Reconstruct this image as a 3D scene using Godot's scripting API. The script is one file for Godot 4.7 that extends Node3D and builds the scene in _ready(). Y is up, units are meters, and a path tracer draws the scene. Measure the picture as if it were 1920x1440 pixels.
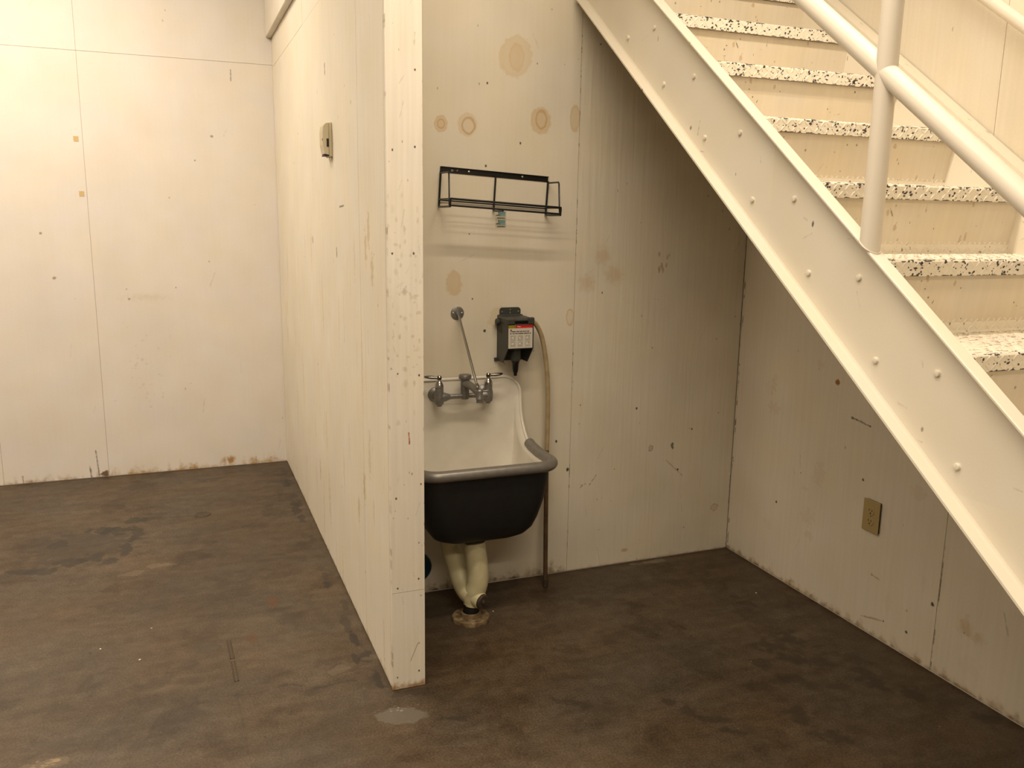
extends Node3D
# Utility corner: painted plywood partition, service sink and steel stair.
# Axes: x right along the back wall, y up, z towards the viewer. Metres.

const XP := 0.603      # partition, left face
const XQ := 0.716      # partition, right face
const ZP := -2.579     # partition, free end
const ZL := -5.479     # far wall
const ZR := -3.279     # alcove back wall
const XR := 2.4385     # right wall
const XL := -6.0
const ZF := 5.0
const CEIL := 4.4
const DECK := 2.646
const SLOPE := 0.743
const CTOP := 0.334    # stringer top plane: y = CTOP - SLOPE * z
const RISE := 0.1926
const RUN := 0.26

var rng := RandomNumberGenerator.new()
var used := {}
var M := {}

# ------------------------------------------------------------------ naming
func numbered(n: String) -> String:
	if not used.has(n):
		used[n] = 0
		return n
	used[n] += 1
	return "%s_%03d" % [n, used[n]]

func thing(called: String, label: String, category: String, at := Vector3.ZERO, group := "") -> Node3D:
	var o := Node3D.new()
	o.name = numbered(called)
	add_child(o)
	o.position = at
	o.set_meta("label", label)
	o.set_meta("category", category)
	if group != "":
		o.set_meta("group", group)
	return o

func struct(called: String, label: String, category: String) -> Node3D:
	var o := thing(called, label, category)
	o.set_meta("kind", "structure")
	return o

func part(called: String, st: SurfaceTool, m: Material, parent: Node3D, label := "") -> MeshInstance3D:
	st.generate_normals()
	return inst(called, st.commit(), m, parent, label)

func inst(called: String, mesh: Mesh, m: Material, parent: Node3D, label := "") -> MeshInstance3D:
	var o := MeshInstance3D.new()
	o.mesh = mesh
	o.material_override = m
	o.name = called
	parent.add_child(o, true)
	if label != "":
		o.set_meta("label", label)
	return o

# ------------------------------------------------------------------ mesh building
func mb() -> SurfaceTool:
	var st := SurfaceTool.new()
	st.begin(Mesh.PRIMITIVE_TRIANGLES)
	return st

# a, b, c, d run counter-clockwise seen from outside
func quad(st: SurfaceTool, a: Vector3, b: Vector3, c: Vector3, d: Vector3, g := -1, ua := Vector2.ZERO, ub := Vector2.ZERO, uc := Vector2.ZERO, ud := Vector2.ZERO) -> void:
	st.set_smooth_group(g)
	for k in [[a, ua], [c, uc], [b, ub], [a, ua], [d, ud], [c, uc]]:
		st.set_uv(k[1])
		st.add_vertex(k[0])

func tri(st: SurfaceTool, a: Vector3, b: Vector3, c: Vector3, g := -1) -> void:
	st.set_smooth_group(g)
	for k in [a, c, b]:
		st.set_uv(Vector2.ZERO)
		st.add_vertex(k)

# bevelled box between two corners
func box(st: SurfaceTool, lo: Vector3, hi: Vector3, bev := 0.0, t := Transform3D.IDENTITY) -> void:
	var c := (lo + hi) * 0.5
	var h := (hi - lo) * 0.5
	var b := minf(bev, minf(h.x, minf(h.y, h.z)) * 0.9)
	var ax := [Vector3.RIGHT, Vector3.UP, Vector3.BACK]
	for i in 3:
		for s: float in [-1.0, 1.0]:
			var n: Vector3 = ax[i] * s
			var u: Vector3 = ax[(i + 1) % 3]
			var v: Vector3 = ax[(i + 2) % 3] * s
			var hu: float = h[(i + 1) % 3] - b
			var hv: float = h[(i + 2) % 3] - b
			var o := c + n * h[i]
			quad(st, t * (o - u * hu - v * hv), t * (o + u * hu - v * hv), t * (o + u * hu + v * hv), t * (o - u * hu + v * hv))
	if b <= 0.0:
		return
	for i in 3:
		var j := (i + 1) % 3
		var k := (i + 2) % 3
		for s: float in [-1.0, 1.0]:
			for r: float in [-1.0, 1.0]:
				var ei: Vector3 = ax[i] * (h[i] - b)
				var p: Vector3 = c + ax[j] * s * h[j] + ax[k] * r * (h[k] - b)
				var q: Vector3 = c + ax[j] * s * (h[j] - b) + ax[k] * r * h[k]
				if s * r > 0:
					quad(st, t * (p - ei), t * (p + ei), t * (q + ei), t * (q - ei))
					st.set_smooth_group(-1)
				else:
					quad(st, t * (p + ei), t * (p - ei), t * (q - ei), t * (q + ei))
	for sx: float in [-1.0, 1.0]:
		for sy: float in [-1.0, 1.0]:
			for sz: float in [-1.0, 1.0]:
				var s := Vector3(sx, sy, sz)
				var p0 := c + Vector3(h.x, h.y - b, h.z - b) * s
				var p1 := c + Vector3(h.x - b, h.y, h.z - b) * s
				var p2 := c + Vector3(h.x - b, h.y - b, h.z) * s
				if sx * sy * sz > 0:
					tri(st, t * p0, t * p1, t * p2)
				else:
					tri(st, t * p0, t * p2, t * p1)

# box whose faces take uv from world position: axis 0 (wall facing x), 1 (floor), 2 (wall facing z)
func slab(st: SurfaceTool, lo: Vector3, hi: Vector3, axis: int, org: Vector2, ext: Vector2, bev := 0.0) -> void:
	var c := (lo + hi) * 0.5
	var h := (hi - lo) * 0.5
	var ax := [Vector3.RIGHT, Vector3.UP, Vector3.BACK]
	var f := func(p: Vector3) -> Vector2:
		var a := Vector2(p.z, p.y) if axis == 0 else (Vector2(p.x, p.z) if axis == 1 else Vector2(p.x, p.y))
		var uv := (a - org) / ext
		return uv if axis == 1 else Vector2(uv.x, 1.0 - uv.y)
	for i in 3:
		for s: float in [-1.0, 1.0]:
			var n: Vector3 = ax[i] * s
			var u: Vector3 = ax[(i + 1) % 3] * h[(i + 1) % 3]
			var v: Vector3 = ax[(i + 2) % 3] * s * h[(i + 2) % 3]
			var o := c + n * h[i]
			var p := [o - u - v, o + u - v, o + u + v, o - u + v]
			quad(st, p[0], p[1], p[2], p[3], -1, f.call(p[0]), f.call(p[1]), f.call(p[2]), f.call(p[3]))

# rings of equal length joined into a skin; closed rings; wraps outward if rings run counter-clockwise seen from the last one
func loft(st: SurfaceTool, rings: Array, g := 0, closed := true, uvr := Rect2(0, 0, 1, 1)) -> void:
	var n: int = rings[0].size()
	var m := n if closed else n - 1
	for i in rings.size() - 1:
		for j in m:
			var k := (j + 1) % n
			var u0 := uvr.position.x + uvr.size.x * j / float(m)
			var u1 := uvr.position.x + uvr.size.x * (j + 1) / float(m)
			var v0 := uvr.position.y + uvr.size.y * i / float(rings.size() - 1)
			var v1 := uvr.position.y + uvr.size.y * (i + 1) / float(rings.size() - 1)
			quad(st, rings[i][j], rings[i][k], rings[i + 1][k], rings[i + 1][j], g, Vector2(u0, v0), Vector2(u1, v0), Vector2(u1, v1), Vector2(u0, v1))

func cap(st: SurfaceTool, ring: Array, flip := false) -> void:
	var c := Vector3.ZERO
	for p in ring:
		c += p
	c /= ring.size()
	for j in ring.size():
		var k := (j + 1) % ring.size()
		if flip:
			tri(st, ring[k], ring[j], c)
		else:
			tri(st, ring[j], ring[k], c)

func circle(c: Vector3, n: Vector3, r: float, seg: int, ref := Vector3.ZERO) -> Array:
	var u := ref
	if u == Vector3.ZERO:
		u = n.cross(Vector3.UP if absf(n.y) < 0.9 else Vector3.RIGHT)
	u = (u - n * u.dot(n)).normalized()
	var v := n.cross(u)
	var o := []
	for i in seg:
		var a := TAU * i / seg
		o.append(c + u * cos(a) * r + v * sin(a) * r)
	return o

# round bar along a path; rad is one radius or a list
func tube(st: SurfaceTool, pts: Array, rad, seg := 12, caps := true, g := 0) -> void:
	var rings := []
	var ref := Vector3.ZERO
	for i in pts.size():
		var d: Vector3 = (pts[mini(i + 1, pts.size() - 1)] - pts[maxi(i - 1, 0)]).normalized()
		if ref == Vector3.ZERO:
			ref = d.cross(Vector3.UP if absf(d.y) < 0.9 else Vector3.RIGHT)
		ref = (ref - d * ref.dot(d)).normalized()
		var r: float = rad[i] if rad is Array else rad
		rings.append(circle(pts[i], d, r, seg, ref))
	loft(st, rings, g)
	if caps:
		cap(st, rings[0], true)
		cap(st, rings[-1])

# turned shape: profile of Vector2(radius, distance along axis); creases sharper than 35 degrees stay sharp
func lathe(st: SurfaceTool, at: Vector3, axis: Vector3, prof: Array, seg := 20) -> void:
	var g := 1
	axis = axis.normalized()
	var ref := axis.cross(Vector3.UP if absf(axis.y) < 0.9 else Vector3.RIGHT)
	for i in prof.size() - 1:
		if i > 0:
			var a: Vector2 = (prof[i] - prof[i - 1]).normalized()
			var b: Vector2 = (prof[i + 1] - prof[i]).normalized()
			if a.dot(b) < 0.82:
				g += 1
		var r0 := circle(at + axis * prof[i].y, axis, maxf(prof[i].x, 0.00001), seg, ref)
		var r1 := circle(at + axis * prof[i + 1].y, axis, maxf(prof[i + 1].x, 0.00001), seg, ref)
		loft(st, [r0, r1], g)

# polygon (counter-clockwise, in the plane of t's x and y) pushed from z = 0 to z = depth
func prism(st: SurfaceTool, poly: PackedVector2Array, depth: float, t := Transform3D.IDENTITY) -> void:
	var idx := Geometry2D.triangulate_polygon(poly)
	var up := Vector3(0, 0, depth)
	for i in range(0, idx.size(), 3):
		var p := []
		for k in 3:
			p.append(Vector3(poly[idx[i + k]].x, poly[idx[i + k]].y, 0))
		var area: float = (p[1] - p[0]).cross(p[2] - p[0]).z
		if area < 0:
			var s = p[1]
			p[1] = p[2]
			p[2] = s
		tri(st, t * (p[0] + up), t * (p[1] + up), t * (p[2] + up))
		tri(st, t * p[0], t * p[2], t * p[1])
	for i in poly.size():
		var a := poly[i]
		var b := poly[(i + 1) % poly.size()]
		quad(st, t * Vector3(a.x, a.y, 0), t * Vector3(b.x, b.y, 0), t * (Vector3(b.x, b.y, 0) + up), t * (Vector3(a.x, a.y, 0) + up))

func arc(c: Vector2, r: float, a0: float, a1: float, n: int) -> Array:
	var o := []
	for i in n + 1:
		var a := deg_to_rad(lerpf(a0, a1, i / float(n)))
		o.append(c + Vector2(cos(a), sin(a)) * r)
	return o

# smooth curve through points
func spline(pts: Array, step := 8) -> Array:
	var o := []
	for i in pts.size() - 1:
		var p0: Vector3 = pts[maxi(i - 1, 0)]
		var p1: Vector3 = pts[i]
		var p2: Vector3 = pts[i + 1]
		var p3: Vector3 = pts[mini(i + 2, pts.size() - 1)]
		for k in step:
			o.append(p1.cubic_interpolate(p2, p0, p3, k / float(step)))
	o.append(pts[-1])
	return o

# ------------------------------------------------------------------ procedural pictures
func noise_bytes(w: int, h: int, freq: float, sd: int, oct := 3, sx := 1, sy := 1, kind := FastNoiseLite.TYPE_SIMPLEX_SMOOTH, warp := 0.0) -> PackedByteArray:
	var n := FastNoiseLite.new()
	n.seed = sd
	n.noise_type = kind
	n.frequency = freq
	n.fractal_octaves = oct
	if warp > 0.0:
		n.domain_warp_enabled = true
		n.domain_warp_amplitude = warp
		n.domain_warp_frequency = freq * 1.5
	var im := n.get_image(maxi(2, w / sx), maxi(2, h / sy), false, false, true)
	if sx > 1 or sy > 1:
		im.resize(w, h, Image.INTERPOLATE_CUBIC)
	im.convert(Image.FORMAT_L8)
	return im.get_data()

class Pic:
	var w: int
	var h: int
	var ppm: float          # pixels per metre
	var o: Vector2          # world position of the picture's left top corner (a runs right, b runs down)
	var d: PackedByteArray
	var rag: PackedByteArray
	func px(a: float, b: float) -> Vector2:
		return Vector2((a - o.x) * ppm, (b - o.y) * ppm)
	# mark with a ragged outline; ring > 0 darkens the rim, as a dried stain does
	func blot(a: float, b: float, ra: float, rb: float, col: Color, alpha: float, ragged := 0.5, ring := 0.0, turn := 0.0, hard := 0.25) -> void:
		var c := px(a, b)
		var R := maxf(ra, rb) * ppm * (1.0 + ragged) + 2.0
		var ct := cos(turn)
		var sn := sin(turn)
		var rx := ra * ppm
		var ry := rb * ppm
		for y in range(maxi(0, int(c.y - R)), mini(h, int(c.y + R) + 1)):
			for x in range(maxi(0, int(c.x - R)), mini(w, int(c.x + R) + 1)):
				var dx := x - c.x
				var dy := y - c.y
				var e := Vector2((dx * ct + dy * sn) / rx, (dy * ct - dx * sn) / ry).length()
				e += ragged * (rag[y * w + x] / 255.0 - 0.5) * 1.6
				if e >= 1.0:
					continue
				var k := alpha * smoothstep(1.0, 1.0 - hard, e)
				if ring > 0.0:
					k = alpha * (smoothstep(1.0, 1.0 - hard * 0.5, e) * (1.0 - ring) + ring * smoothstep(1.0 - hard * 1.6, 1.0 - hard * 0.6, e) * smoothstep(1.0, 1.0 - hard * 0.3, e))
				var i := (y * w + x) * 3
				d[i] = int(lerpf(d[i], col.r8, k))
				d[i + 1] = int(lerpf(d[i + 1], col.g8, k))
				d[i + 2] = int(lerpf(d[i + 2], col.b8, k))
	func line(a0: float, b0: float, a1: float, b1: float, wid: float, col: Color, alpha: float, broken := 0.0) -> void:
		var p := px(a0, b0)
		var q := px(a1, b1)
		var rr := maxf(wid * ppm * 0.5, 0.5)
		var L := (q - p).length()
		for y in range(maxi(0, int(minf(p.y, q.y) - rr - 1)), mini(h, int(maxf(p.y, q.y) + rr + 2))):
			for x in range(maxi(0, int(minf(p.x, q.x) - rr - 1)), mini(w, int(maxf(p.x, q.x) + rr + 2))):
				var v := Vector2(x, y)
				var t := clampf((v - p).dot(q - p) / (L * L), 0.0, 1.0)
				var e := (v - (p + (q - p) * t)).length() + broken * rr * (rag[y * w + x] / 255.0 - 0.4) * 3.0
				var k := alpha * clampf(rr + 0.5 - e, 0.0, 1.0)
				if k <= 0.0:
					continue
				var i := (y * w + x) * 3
				d[i] = int(lerpf(d[i], col.r8, k))
				d[i + 1] = int(lerpf(d[i + 1], col.g8, k))
				d[i + 2] = int(lerpf(d[i + 2], col.b8, k))
	func tex() -> ImageTexture:
		var im := Image.create_from_data(w, h, false, Image.FORMAT_RGB8, d)
		im.generate_mipmaps()
		return ImageTexture.create_from_image(im)

# painted board: cloudy tone, upright brush and grain streaks, fine speckle
func board_pic(org: Vector2, ext: Vector2, ppm: float, sd: int, base: Color, cloud := 7.0, streak := 6.0, speck := 3.0, yellow := 5.0) -> Pic:
	var p := Pic.new()
	p.w = int(ext.x * ppm)
	p.h = int(ext.y * ppm)
	p.ppm = ppm
	p.o = org
	p.rag = noise_bytes(p.w, p.h, 9.0 / ppm * 4.0, sd + 9, 4)
	var n1 := noise_bytes(p.w, p.h, 2.2 / ppm, sd, 3)
	var n2 := noise_bytes(p.w, p.h, 45.0 / ppm, sd + 1, 3, 1, 24)
	var n3 := noise_bytes(p.w, p.h, 0.35, sd + 2, 2)
	var n4 := noise_bytes(p.w, p.h, 3.1 / ppm, sd + 3, 3)
	p.d = PackedByteArray()
	var cnt := p.w * p.h
	p.d.resize(cnt * 3)
	var r := base.r8
	var g := base.g8
	var b := base.b8
	var j := 0
	for i in cnt:
		var v := cloud * (n1[i] - 128) / 128.0 + streak * (n2[i] - 128) / 128.0 + speck * (n3[i] - 128) / 128.0
		var y := yellow * (n4[i] - 128) / 128.0
		p.d[j] = clampi(int(r + v), 0, 255)
		p.d[j + 1] = clampi(int(g + v - y * 0.25), 0, 255)
		p.d[j + 2] = clampi(int(b + v - y), 0, 255)
		j += 3
	return p

func grain_tex(w: int, h: int, sd: int) -> ImageTexture:
	var n := FastNoiseLite.new()
	n.seed = sd
	n.frequency = 0.09
	n.fractal_octaves = 3
	n.domain_warp_enabled = true
	n.domain_warp_amplitude = 14.0
	n.domain_warp_frequency = 0.012
	var im := n.get_image(w, maxi(2, h / 14), false, false, true)
	im.resize(w, h, Image.INTERPOLATE_CUBIC)
	im.convert(Image.FORMAT_RGB8)
	return ImageTexture.create_from_image(im)

func plain(c: Color, rough := 0.5, metal := 0.0) -> StandardMaterial3D:
	var m := StandardMaterial3D.new()
	m.albedo_color = c
	m.roughness = rough
	m.metallic = metal
	return m

func pictured(t: Texture2D, rough := 0.5, bump: Texture2D = null, depth := 0.0) -> StandardMaterial3D:
	var m := StandardMaterial3D.new()
	m.albedo_texture = t
	m.roughness = rough
	if bump:
		m.heightmap_enabled = true
		m.heightmap_texture = bump
		m.heightmap_scale = depth
	return m

# mottled material without uvs: noise through a ramp, laid on from three sides
func mottled(a: Color, b: Color, freq: float, sd: int, rough := 0.5, metal := 0.0, scale := 4.0) -> StandardMaterial3D:
	var n := FastNoiseLite.new()
	n.seed = sd
	n.frequency = freq
	n.fractal_octaves = 4
	var im := n.get_seamless_image(256, 256, false, false, 0.1, true)
	im.convert(Image.FORMAT_RGB8)
	for y in 256:
		for x in 256:
			im.set_pixel(x, y, a.lerp(b, im.get_pixel(x, y).r))
	var m := StandardMaterial3D.new()
	m.albedo_texture = ImageTexture.create_from_image(im)
	m.uv1_triplanar = true
	m.uv1_scale = Vector3.ONE * scale
	m.roughness = rough
	m.metallic = metal
	return m

# ------------------------------------------------------------------ build
func _ready() -> void:
	rng.seed = 7
	camera_and_light()
	print("materials ", Time.get_ticks_msec())
	materials()
	print("shell ", Time.get_ticks_msec())
	shell()
	stair()
	wall_handrail()
	sink()
	faucet()
	drain()
	dispenser()
	rack()
	small_things()
	print("done ", Time.get_ticks_msec())

func camera_and_light() -> void:
	var cam := Camera3D.new()
	cam.name = "camera"
	cam.fov = 48.5987
	cam.near = 0.05
	cam.far = 60.0
	add_child(cam)
	var e := Basis(Vector3.UP, -0.3763) * Basis(Vector3.RIGHT, -0.1941) * Basis(Vector3.BACK, 0.0155)
	cam.transform = Transform3D(e, Vector3(0, 1.5788, 0))
	cam.current = true
	var we := WorldEnvironment.new()
	we.name = "environment"
	var env := Environment.new()
	env.background_mode = Environment.BG_COLOR
	env.background_color = Color(0.0, 0.0, 0.0)
	env.tonemap_mode = Environment.TONE_MAPPER_LINEAR
	env.tonemap_exposure = 1.93
	env.sdfgi_enabled = true
	env.ssao_enabled = true
	env.ssil_enabled = true
	we.environment = env
	add_child(we)
	M.lamp_white = plain(Color(0.86, 0.85, 0.82), 0.4)
	M.tube = plain(Color(0.9, 0.9, 0.88), 0.4)
	M.tube.emission_enabled = true
	M.tube.emission = LAMP
	M.tube.emission_energy_multiplier = 2.0
	# rows of two-tube strip lights under the ceiling, all outside the frame
	strip_light(Vector3(1.0, 3.35, -1.72), 2.4, 1.2, "two-tube strip light under the ceiling nearest the sink alcove")
	strip_light(Vector3(-0.3, 3.35, -0.6), 2.4, 0.95, "two-tube strip light under the ceiling, second row from the sink")
	strip_light(Vector3(0.3, 3.35, 1.1), 2.4, 1.5, "two-tube strip light under the ceiling, third row from the sink")
	strip_light(Vector3(-1.25, 3.35, -4.3), 2.4, 2.15, "two-tube strip light under the ceiling before the far wall")
	strip_light(Vector3(-3.0, 3.35, -1.4), 2.4, 2.35, "two-tube strip light under the ceiling at the far left of the room")

const LAMP := Color(1.0, 0.93, 0.835)

func strip_light(at: Vector3, length: float, power: float, label: String) -> void:
	var t := thing("strip_light", label, "ceiling light", at, "strip lights under the ceiling")
	var st := mb()
	box(st, Vector3(-length / 2, 0.0, -0.06), Vector3(length / 2, 0.06, 0.06), 0.006)
	part("housing", st, M.lamp_white, t)
	for s: float in [-1.0, 1.0]:
		st = mb()
		tube(st, [Vector3(-length / 2 + 0.03, -0.03, s * 0.045), Vector3(length / 2 - 0.03, -0.03, s * 0.045)], 0.016, 12)
		part("lamp_tube", st, M.tube, t)
		for e: float in [-1.0, 1.0]:
			st = mb()
			box(st, Vector3(e * (length / 2 - 0.02) - 0.012, -0.05, s * 0.045 - 0.014), Vector3(e * (length / 2 - 0.02) + 0.012, 0.0, s * 0.045 + 0.014), 0.003)
			part("lamp_holder", st, M.lamp_white, t)
		st = mb()
		tube(st, [Vector3(s * length * 0.35, 0.06, 0), Vector3(s * length * 0.35, CEIL - at.y, 0)], 0.006, 8)
		part("hanger", st, M.lamp_white, t)
		var l := AreaLight3D.new()
		l.area_size = Vector2(length - 0.1, 0.034)
		l.light_color = LAMP
		l.light_energy = power
		l.area_range = 30.0
		l.shadow_enabled = true
		t.add_child(l)
		l.position = Vector3(0, -0.05, s * 0.045)
		l.rotation = Vector3(-PI / 2, 0, 0)

const PAINT := Color8(226, 219, 210)
const BROWN := Color8(120, 92, 58)
const RUST := Color8(168, 116, 62)
const DARK := Color8(58, 50, 42)

func base_grime(p: Pic, a0: float, a1: float, n: int, tall: float, strength: float, col := Color8(150, 112, 66)) -> void:
	for i in n:
		var a := rng.randf_range(a0, a1)
		var k := rng.randf()
		p.blot(a, -rng.randf_range(0.0, 0.012), rng.randf_range(0.008, 0.035), tall * (0.25 + k * k), col.lerp(DARK, rng.randf() * 0.15), strength * 0.36 * rng.randf_range(0.3, 1.0), 0.5, 0.0, 0.0, 0.95)

func specks(p: Pic, n: int, r0: float, r1: float, alpha := 0.7, col := DARK) -> void:
	for i in n:
		p.blot(p.o.x + rng.randf() * p.w / p.ppm, p.o.y + rng.randf() * p.h / p.ppm, rng.randf_range(r0, r1), rng.randf_range(r0, r1 * 1.8), col, alpha * rng.randf_range(0.3, 1.0), 0.5)

func scuffs(p: Pic, n: int, len: float, alpha := 0.3, upright := 1.0, col := DARK) -> void:
	for i in n:
		var a := p.o.x + rng.randf() * p.w / p.ppm
		var b := p.o.y + rng.randf() * p.h / p.ppm
		var t := PI / 2 + rng.randfn(0.0, 0.25) if rng.randf() < upright else rng.randf() * PI
		var l := rng.randf_range(0.3, 1.0) * len
		p.line(a, b, a + cos(t) * l, b + sin(t) * l, rng.randf_range(0.001, 0.004), col, alpha * rng.randf_range(0.3, 1.0), 1.0)

func materials() -> void:
	var p: Pic
	# far wall
	p = board_pic(Vector2(-3.6, -3.7), Vector2(4.2, 3.7), 240.0, 11, PAINT, 4.0, 1.0, 1.5, 5.0)
	base_grime(p, -0.44, 0.60, 130, 0.06, 0.75, Color8(176, 132, 76))
	base_grime(p, -1.05, -0.44, 40, 0.05, 0.7, Color8(140, 104, 66))
	for i in 12:
		p.blot(0.245 + rng.randfn() * 0.035, -0.035 - rng.randf() * 0.02, rng.randf_range(0.008, 0.02), rng.randf_range(0.015, 0.03), Color8(166, 114, 62), 0.28, 0.4, 0.0, 0.0, 0.6)
	p.blot(-0.47, -0.02, 0.025, 0.02, Color8(84, 58, 38), 0.8, 0.7)
	p.line(-0.545, -0.01, -0.55, -0.075, 0.006, DARK, 0.6, 1.0)
	p.line(-0.502, -0.01, -0.512, -0.17, 0.004, DARK, 0.75, 0.5)
	p.line(-0.905, 0.0, -0.905, -0.05, 0.005, BROWN, 0.6, 0.8)
	for i in 46:
		p.blot(-0.2 + rng.randfn() * 0.07, -0.62 + rng.randfn() * 0.13, rng.randf_range(0.003, 0.012), rng.randf_range(0.003, 0.012), Color8(184, 160, 134), 0.22, 0.6, 0.0, 0.0, 0.8)
	p.blot(-0.18, -1.08, 0.17, 0.03, Color8(188, 176, 148), 0.2, 0.6, 0.0, 0.0, 0.95)
	for m in [[0.236, 2.018, 0.008], [0.135, 1.877, 0.005], [-0.018, 1.66, 0.004], [0.184, 1.288, 0.006], [-0.27, 1.072, 0.006], [-0.65, 1.2, 0.01], [-0.7, 1.45, 0.008]]:
		p.blot(m[0], -m[1], m[2], m[2], BROWN, 0.55, 0.5)
	p.line(0.358, -2.399, 0.357, -2.34, 0.003, DARK, 0.6, 0.5)
	specks(p, 60, 0.001, 0.004, 0.5)
	scuffs(p, 40, 0.1, 0.14)
	M.far = pictured(p.tex(), 0.62, grain_tex(420, 370, 5), 0.006)
	# partition, left face
	p = board_pic(Vector2(-5.5, -2.7), Vector2(2.95, 2.7), 300.0, 23, Color8(224, 216, 198), 4.0, 3.5, 2.0, 6.0)
	base_grime(p, -5.5, -2.6, 170, 0.03, 0.7)
	for m in [[-3.631, 2.17, 0.035], [-4.083, 1.471, 0.02], [-3.453, 1.446, 0.03]]:
		p.line(m[0], -m[1], m[0] + 0.003, -m[1] + m[2], 0.012, DARK, 0.8, 0.4)
	p.line(-3.37, -1.608, -3.28, -1.612, 0.005, DARK, 0.8, 0.3)
	for i in 70:
		var a := rng.randf_range(-5.4, -2.65)
		p.blot(a, -rng.randf_range(0.05, 1.5), rng.randf_range(0.004, 0.02), rng.randf_range(0.03, 0.14), Color8(184, 160, 118), 0.28 * rng.randf(), 0.9)
	for m in [[-2.848, 1.531], [-2.8, 1.40], [-2.9, 1.47], [-3.1, 0.47], [-2.99, 0.6], [-4.05, 0.36]]:
		p.blot(m[0], -m[1], 0.02, 0.06, Color8(176, 146, 98), 0.35, 0.9)
	for i in 30:
		p.line(-2.60 - rng.randf() * 0.006, -rng.randf() * 2.4, -2.602, -rng.randf() * 2.4, 0.001, BROWN, 0.02)
	specks(p, 50, 0.002, 0.006, 0.5)
	scuffs(p, 60, 0.16, 0.16)
	M.part = pictured(p.tex(), 0.55, grain_tex(700, 640, 8), 0.012)
	# partition end boards
	p = board_pic(Vector2(0.6, -2.7), Vector2(0.12, 2.7), 560.0, 31, Color8(222, 214, 198), 3.0, 5.0, 2.0, 4.0)
	for m in [[0.693, 2.003], [0.691, 1.782], [0.622, 1.771], [0.618, 1.464], [0.685, 1.464], [0.631, 1.09], [0.7, 1.081], [0.621, 0.679], [0.704, 0.72], [0.623, 0.368], [0.694, 0.392], [0.619, 0.047], [0.694, 0.058]]:
		p.blot(m[0], -m[1], 0.003, 0.004, Color8(70, 50, 36), 0.9, 0.4)
	for i in 90:
		p.blot(0.606 + rng.randf() * 0.1, -1.3 + rng.randfn() * 0.17, rng.randf_range(0.002, 0.009), rng.randf_range(0.003, 0.016), Color8(150, 132, 106), 0.26 * rng.randf(), 0.9, 0.0, 0.0, 0.7)
	p.line(0.665, -0.895, 0.667, -0.858, 0.004, Color8(150, 72, 32), 0.9, 0.6)
	p.line(0.69, -0.16, 0.665, -0.10, 0.0015, DARK, 0.5)
	base_grime(p, 0.6, 0.72, 30, 0.024, 1.2)
	for i in 60:
		p.blot([0.6035, 0.7155][rng.randi() % 2], -rng.randf() * 2.2, 0.0014, rng.randf_range(0.004, 0.02), Color8(96, 74, 52), 0.45 * rng.randf(), 0.8)
	specks(p, 30, 0.001, 0.003, 0.4)
	scuffs(p, 26, 0.06, 0.14)
	M.post = pictured(p.tex(), 0.6, grain_tex(90, 900, 12), 0.025)
	# alcove back wall
	p = board_pic(Vector2(0.71, -2.7), Vector2(1.74, 2.7), 460.0, 41, Color8(222, 213, 193), 5.0, 1.5, 2.0, 5.0)
	var tan := Color8(196, 158, 104)
	p.blot(1.288, -2.198, 0.070, 0.084, tan, 0.26, 0.16, 0.2, 0.3, 0.2)
	p.blot(1.292, -2.195, 0.034, 0.056, tan, 0.26, 0.14, 0.5)
	p.blot(0.982, -1.928, 0.029, 0.034, tan, 0.42, 0.12, 0.2, 0.0, 0.3)
	p.blot(0.983, -1.928, 0.017, 0.019, Color8(176, 130, 78), 0.5, 0.08, 0.9)
	p.blot(1.09, -1.93, 0.042, 0.048, tan, 0.26, 0.14, 0.2, 0.0, 0.3)
	p.blot(1.094, -1.926, 0.030, 0.035, Color8(166, 122, 70), 0.42, 0.10, 1.0)
	p.blot(1.401, -1.961, 0.047, 0.056, tan, 0.40, 0.14, 0.2, 0.0, 0.3)
	p.blot(1.403, -1.965, 0.027, 0.040, Color8(172, 128, 74), 0.42, 0.10, 0.9)
	p.blot(1.553, -1.978, 0.024, 0.056, tan, 0.45, 0.14, 0.4)
	p.blot(1.556, -1.163, 0.019, 0.040, tan, 0.45, 0.14, 0.8)
	p.blot(1.036, -1.315, 0.038, 0.052, tan, 0.36, 0.25, 0.2, 0.0, 0.4)
	p.blot(1.235, -1.165, 0.055, 0.055, tan, 0.22, 0.3, 0.3, 0.0, 0.5)
	for m in [[1.171, 2.09, 0.004], [1.314, 1.87, 0.004], [1.168, 1.777, 0.004], [1.169, 1.117, 0.006], [1.115, 1.25, 0.003], [1.10, 1.51, 0.003], [1.506, 0.619, 0.005], [1.564, 0.485, 0.007], [2.135, 0.43, 0.005], [2.2, 0.62, 0.004], [1.9, 0.74, 0.004]]:
		p.blot(m[0], -m[1], m[2], m[2] * 1.3, DARK, 0.85, 0.4)
	for m in [[1.632, 1.307, 0.05, 0.05], [1.759, 1.34, 0.06, 0.05], [1.70, 1.42, 0.05, 0.05]]:
		p.blot(m[0], -m[1], m[2], m[3], Color8(184, 148, 102), 0.26, 0.4, 0.0, 0.0, 0.8)
	for i in 9:
		p.blot(2.0 + rng.randfn() * 0.012, -1.38 + rng.randfn() * 0.03, 0.006, 0.012, Color8(140, 120, 90), 0.35, 0.7)
	p.blot(1.986, -0.546, 0.016, 0.014, Color8(120, 106, 84), 0.5, 0.8, 0.5)
	p.blot(2.099, -0.549, 0.008, 0.02, DARK, 0.6, 0.7)
	p.line(2.07, -0.48, 2.16, -0.40, 0.006, BROWN, 0.3, 1.0)
	p.line(1.67, -0.395, 1.71, -0.45, 0.004, DARK, 0.4, 1.2)
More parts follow.
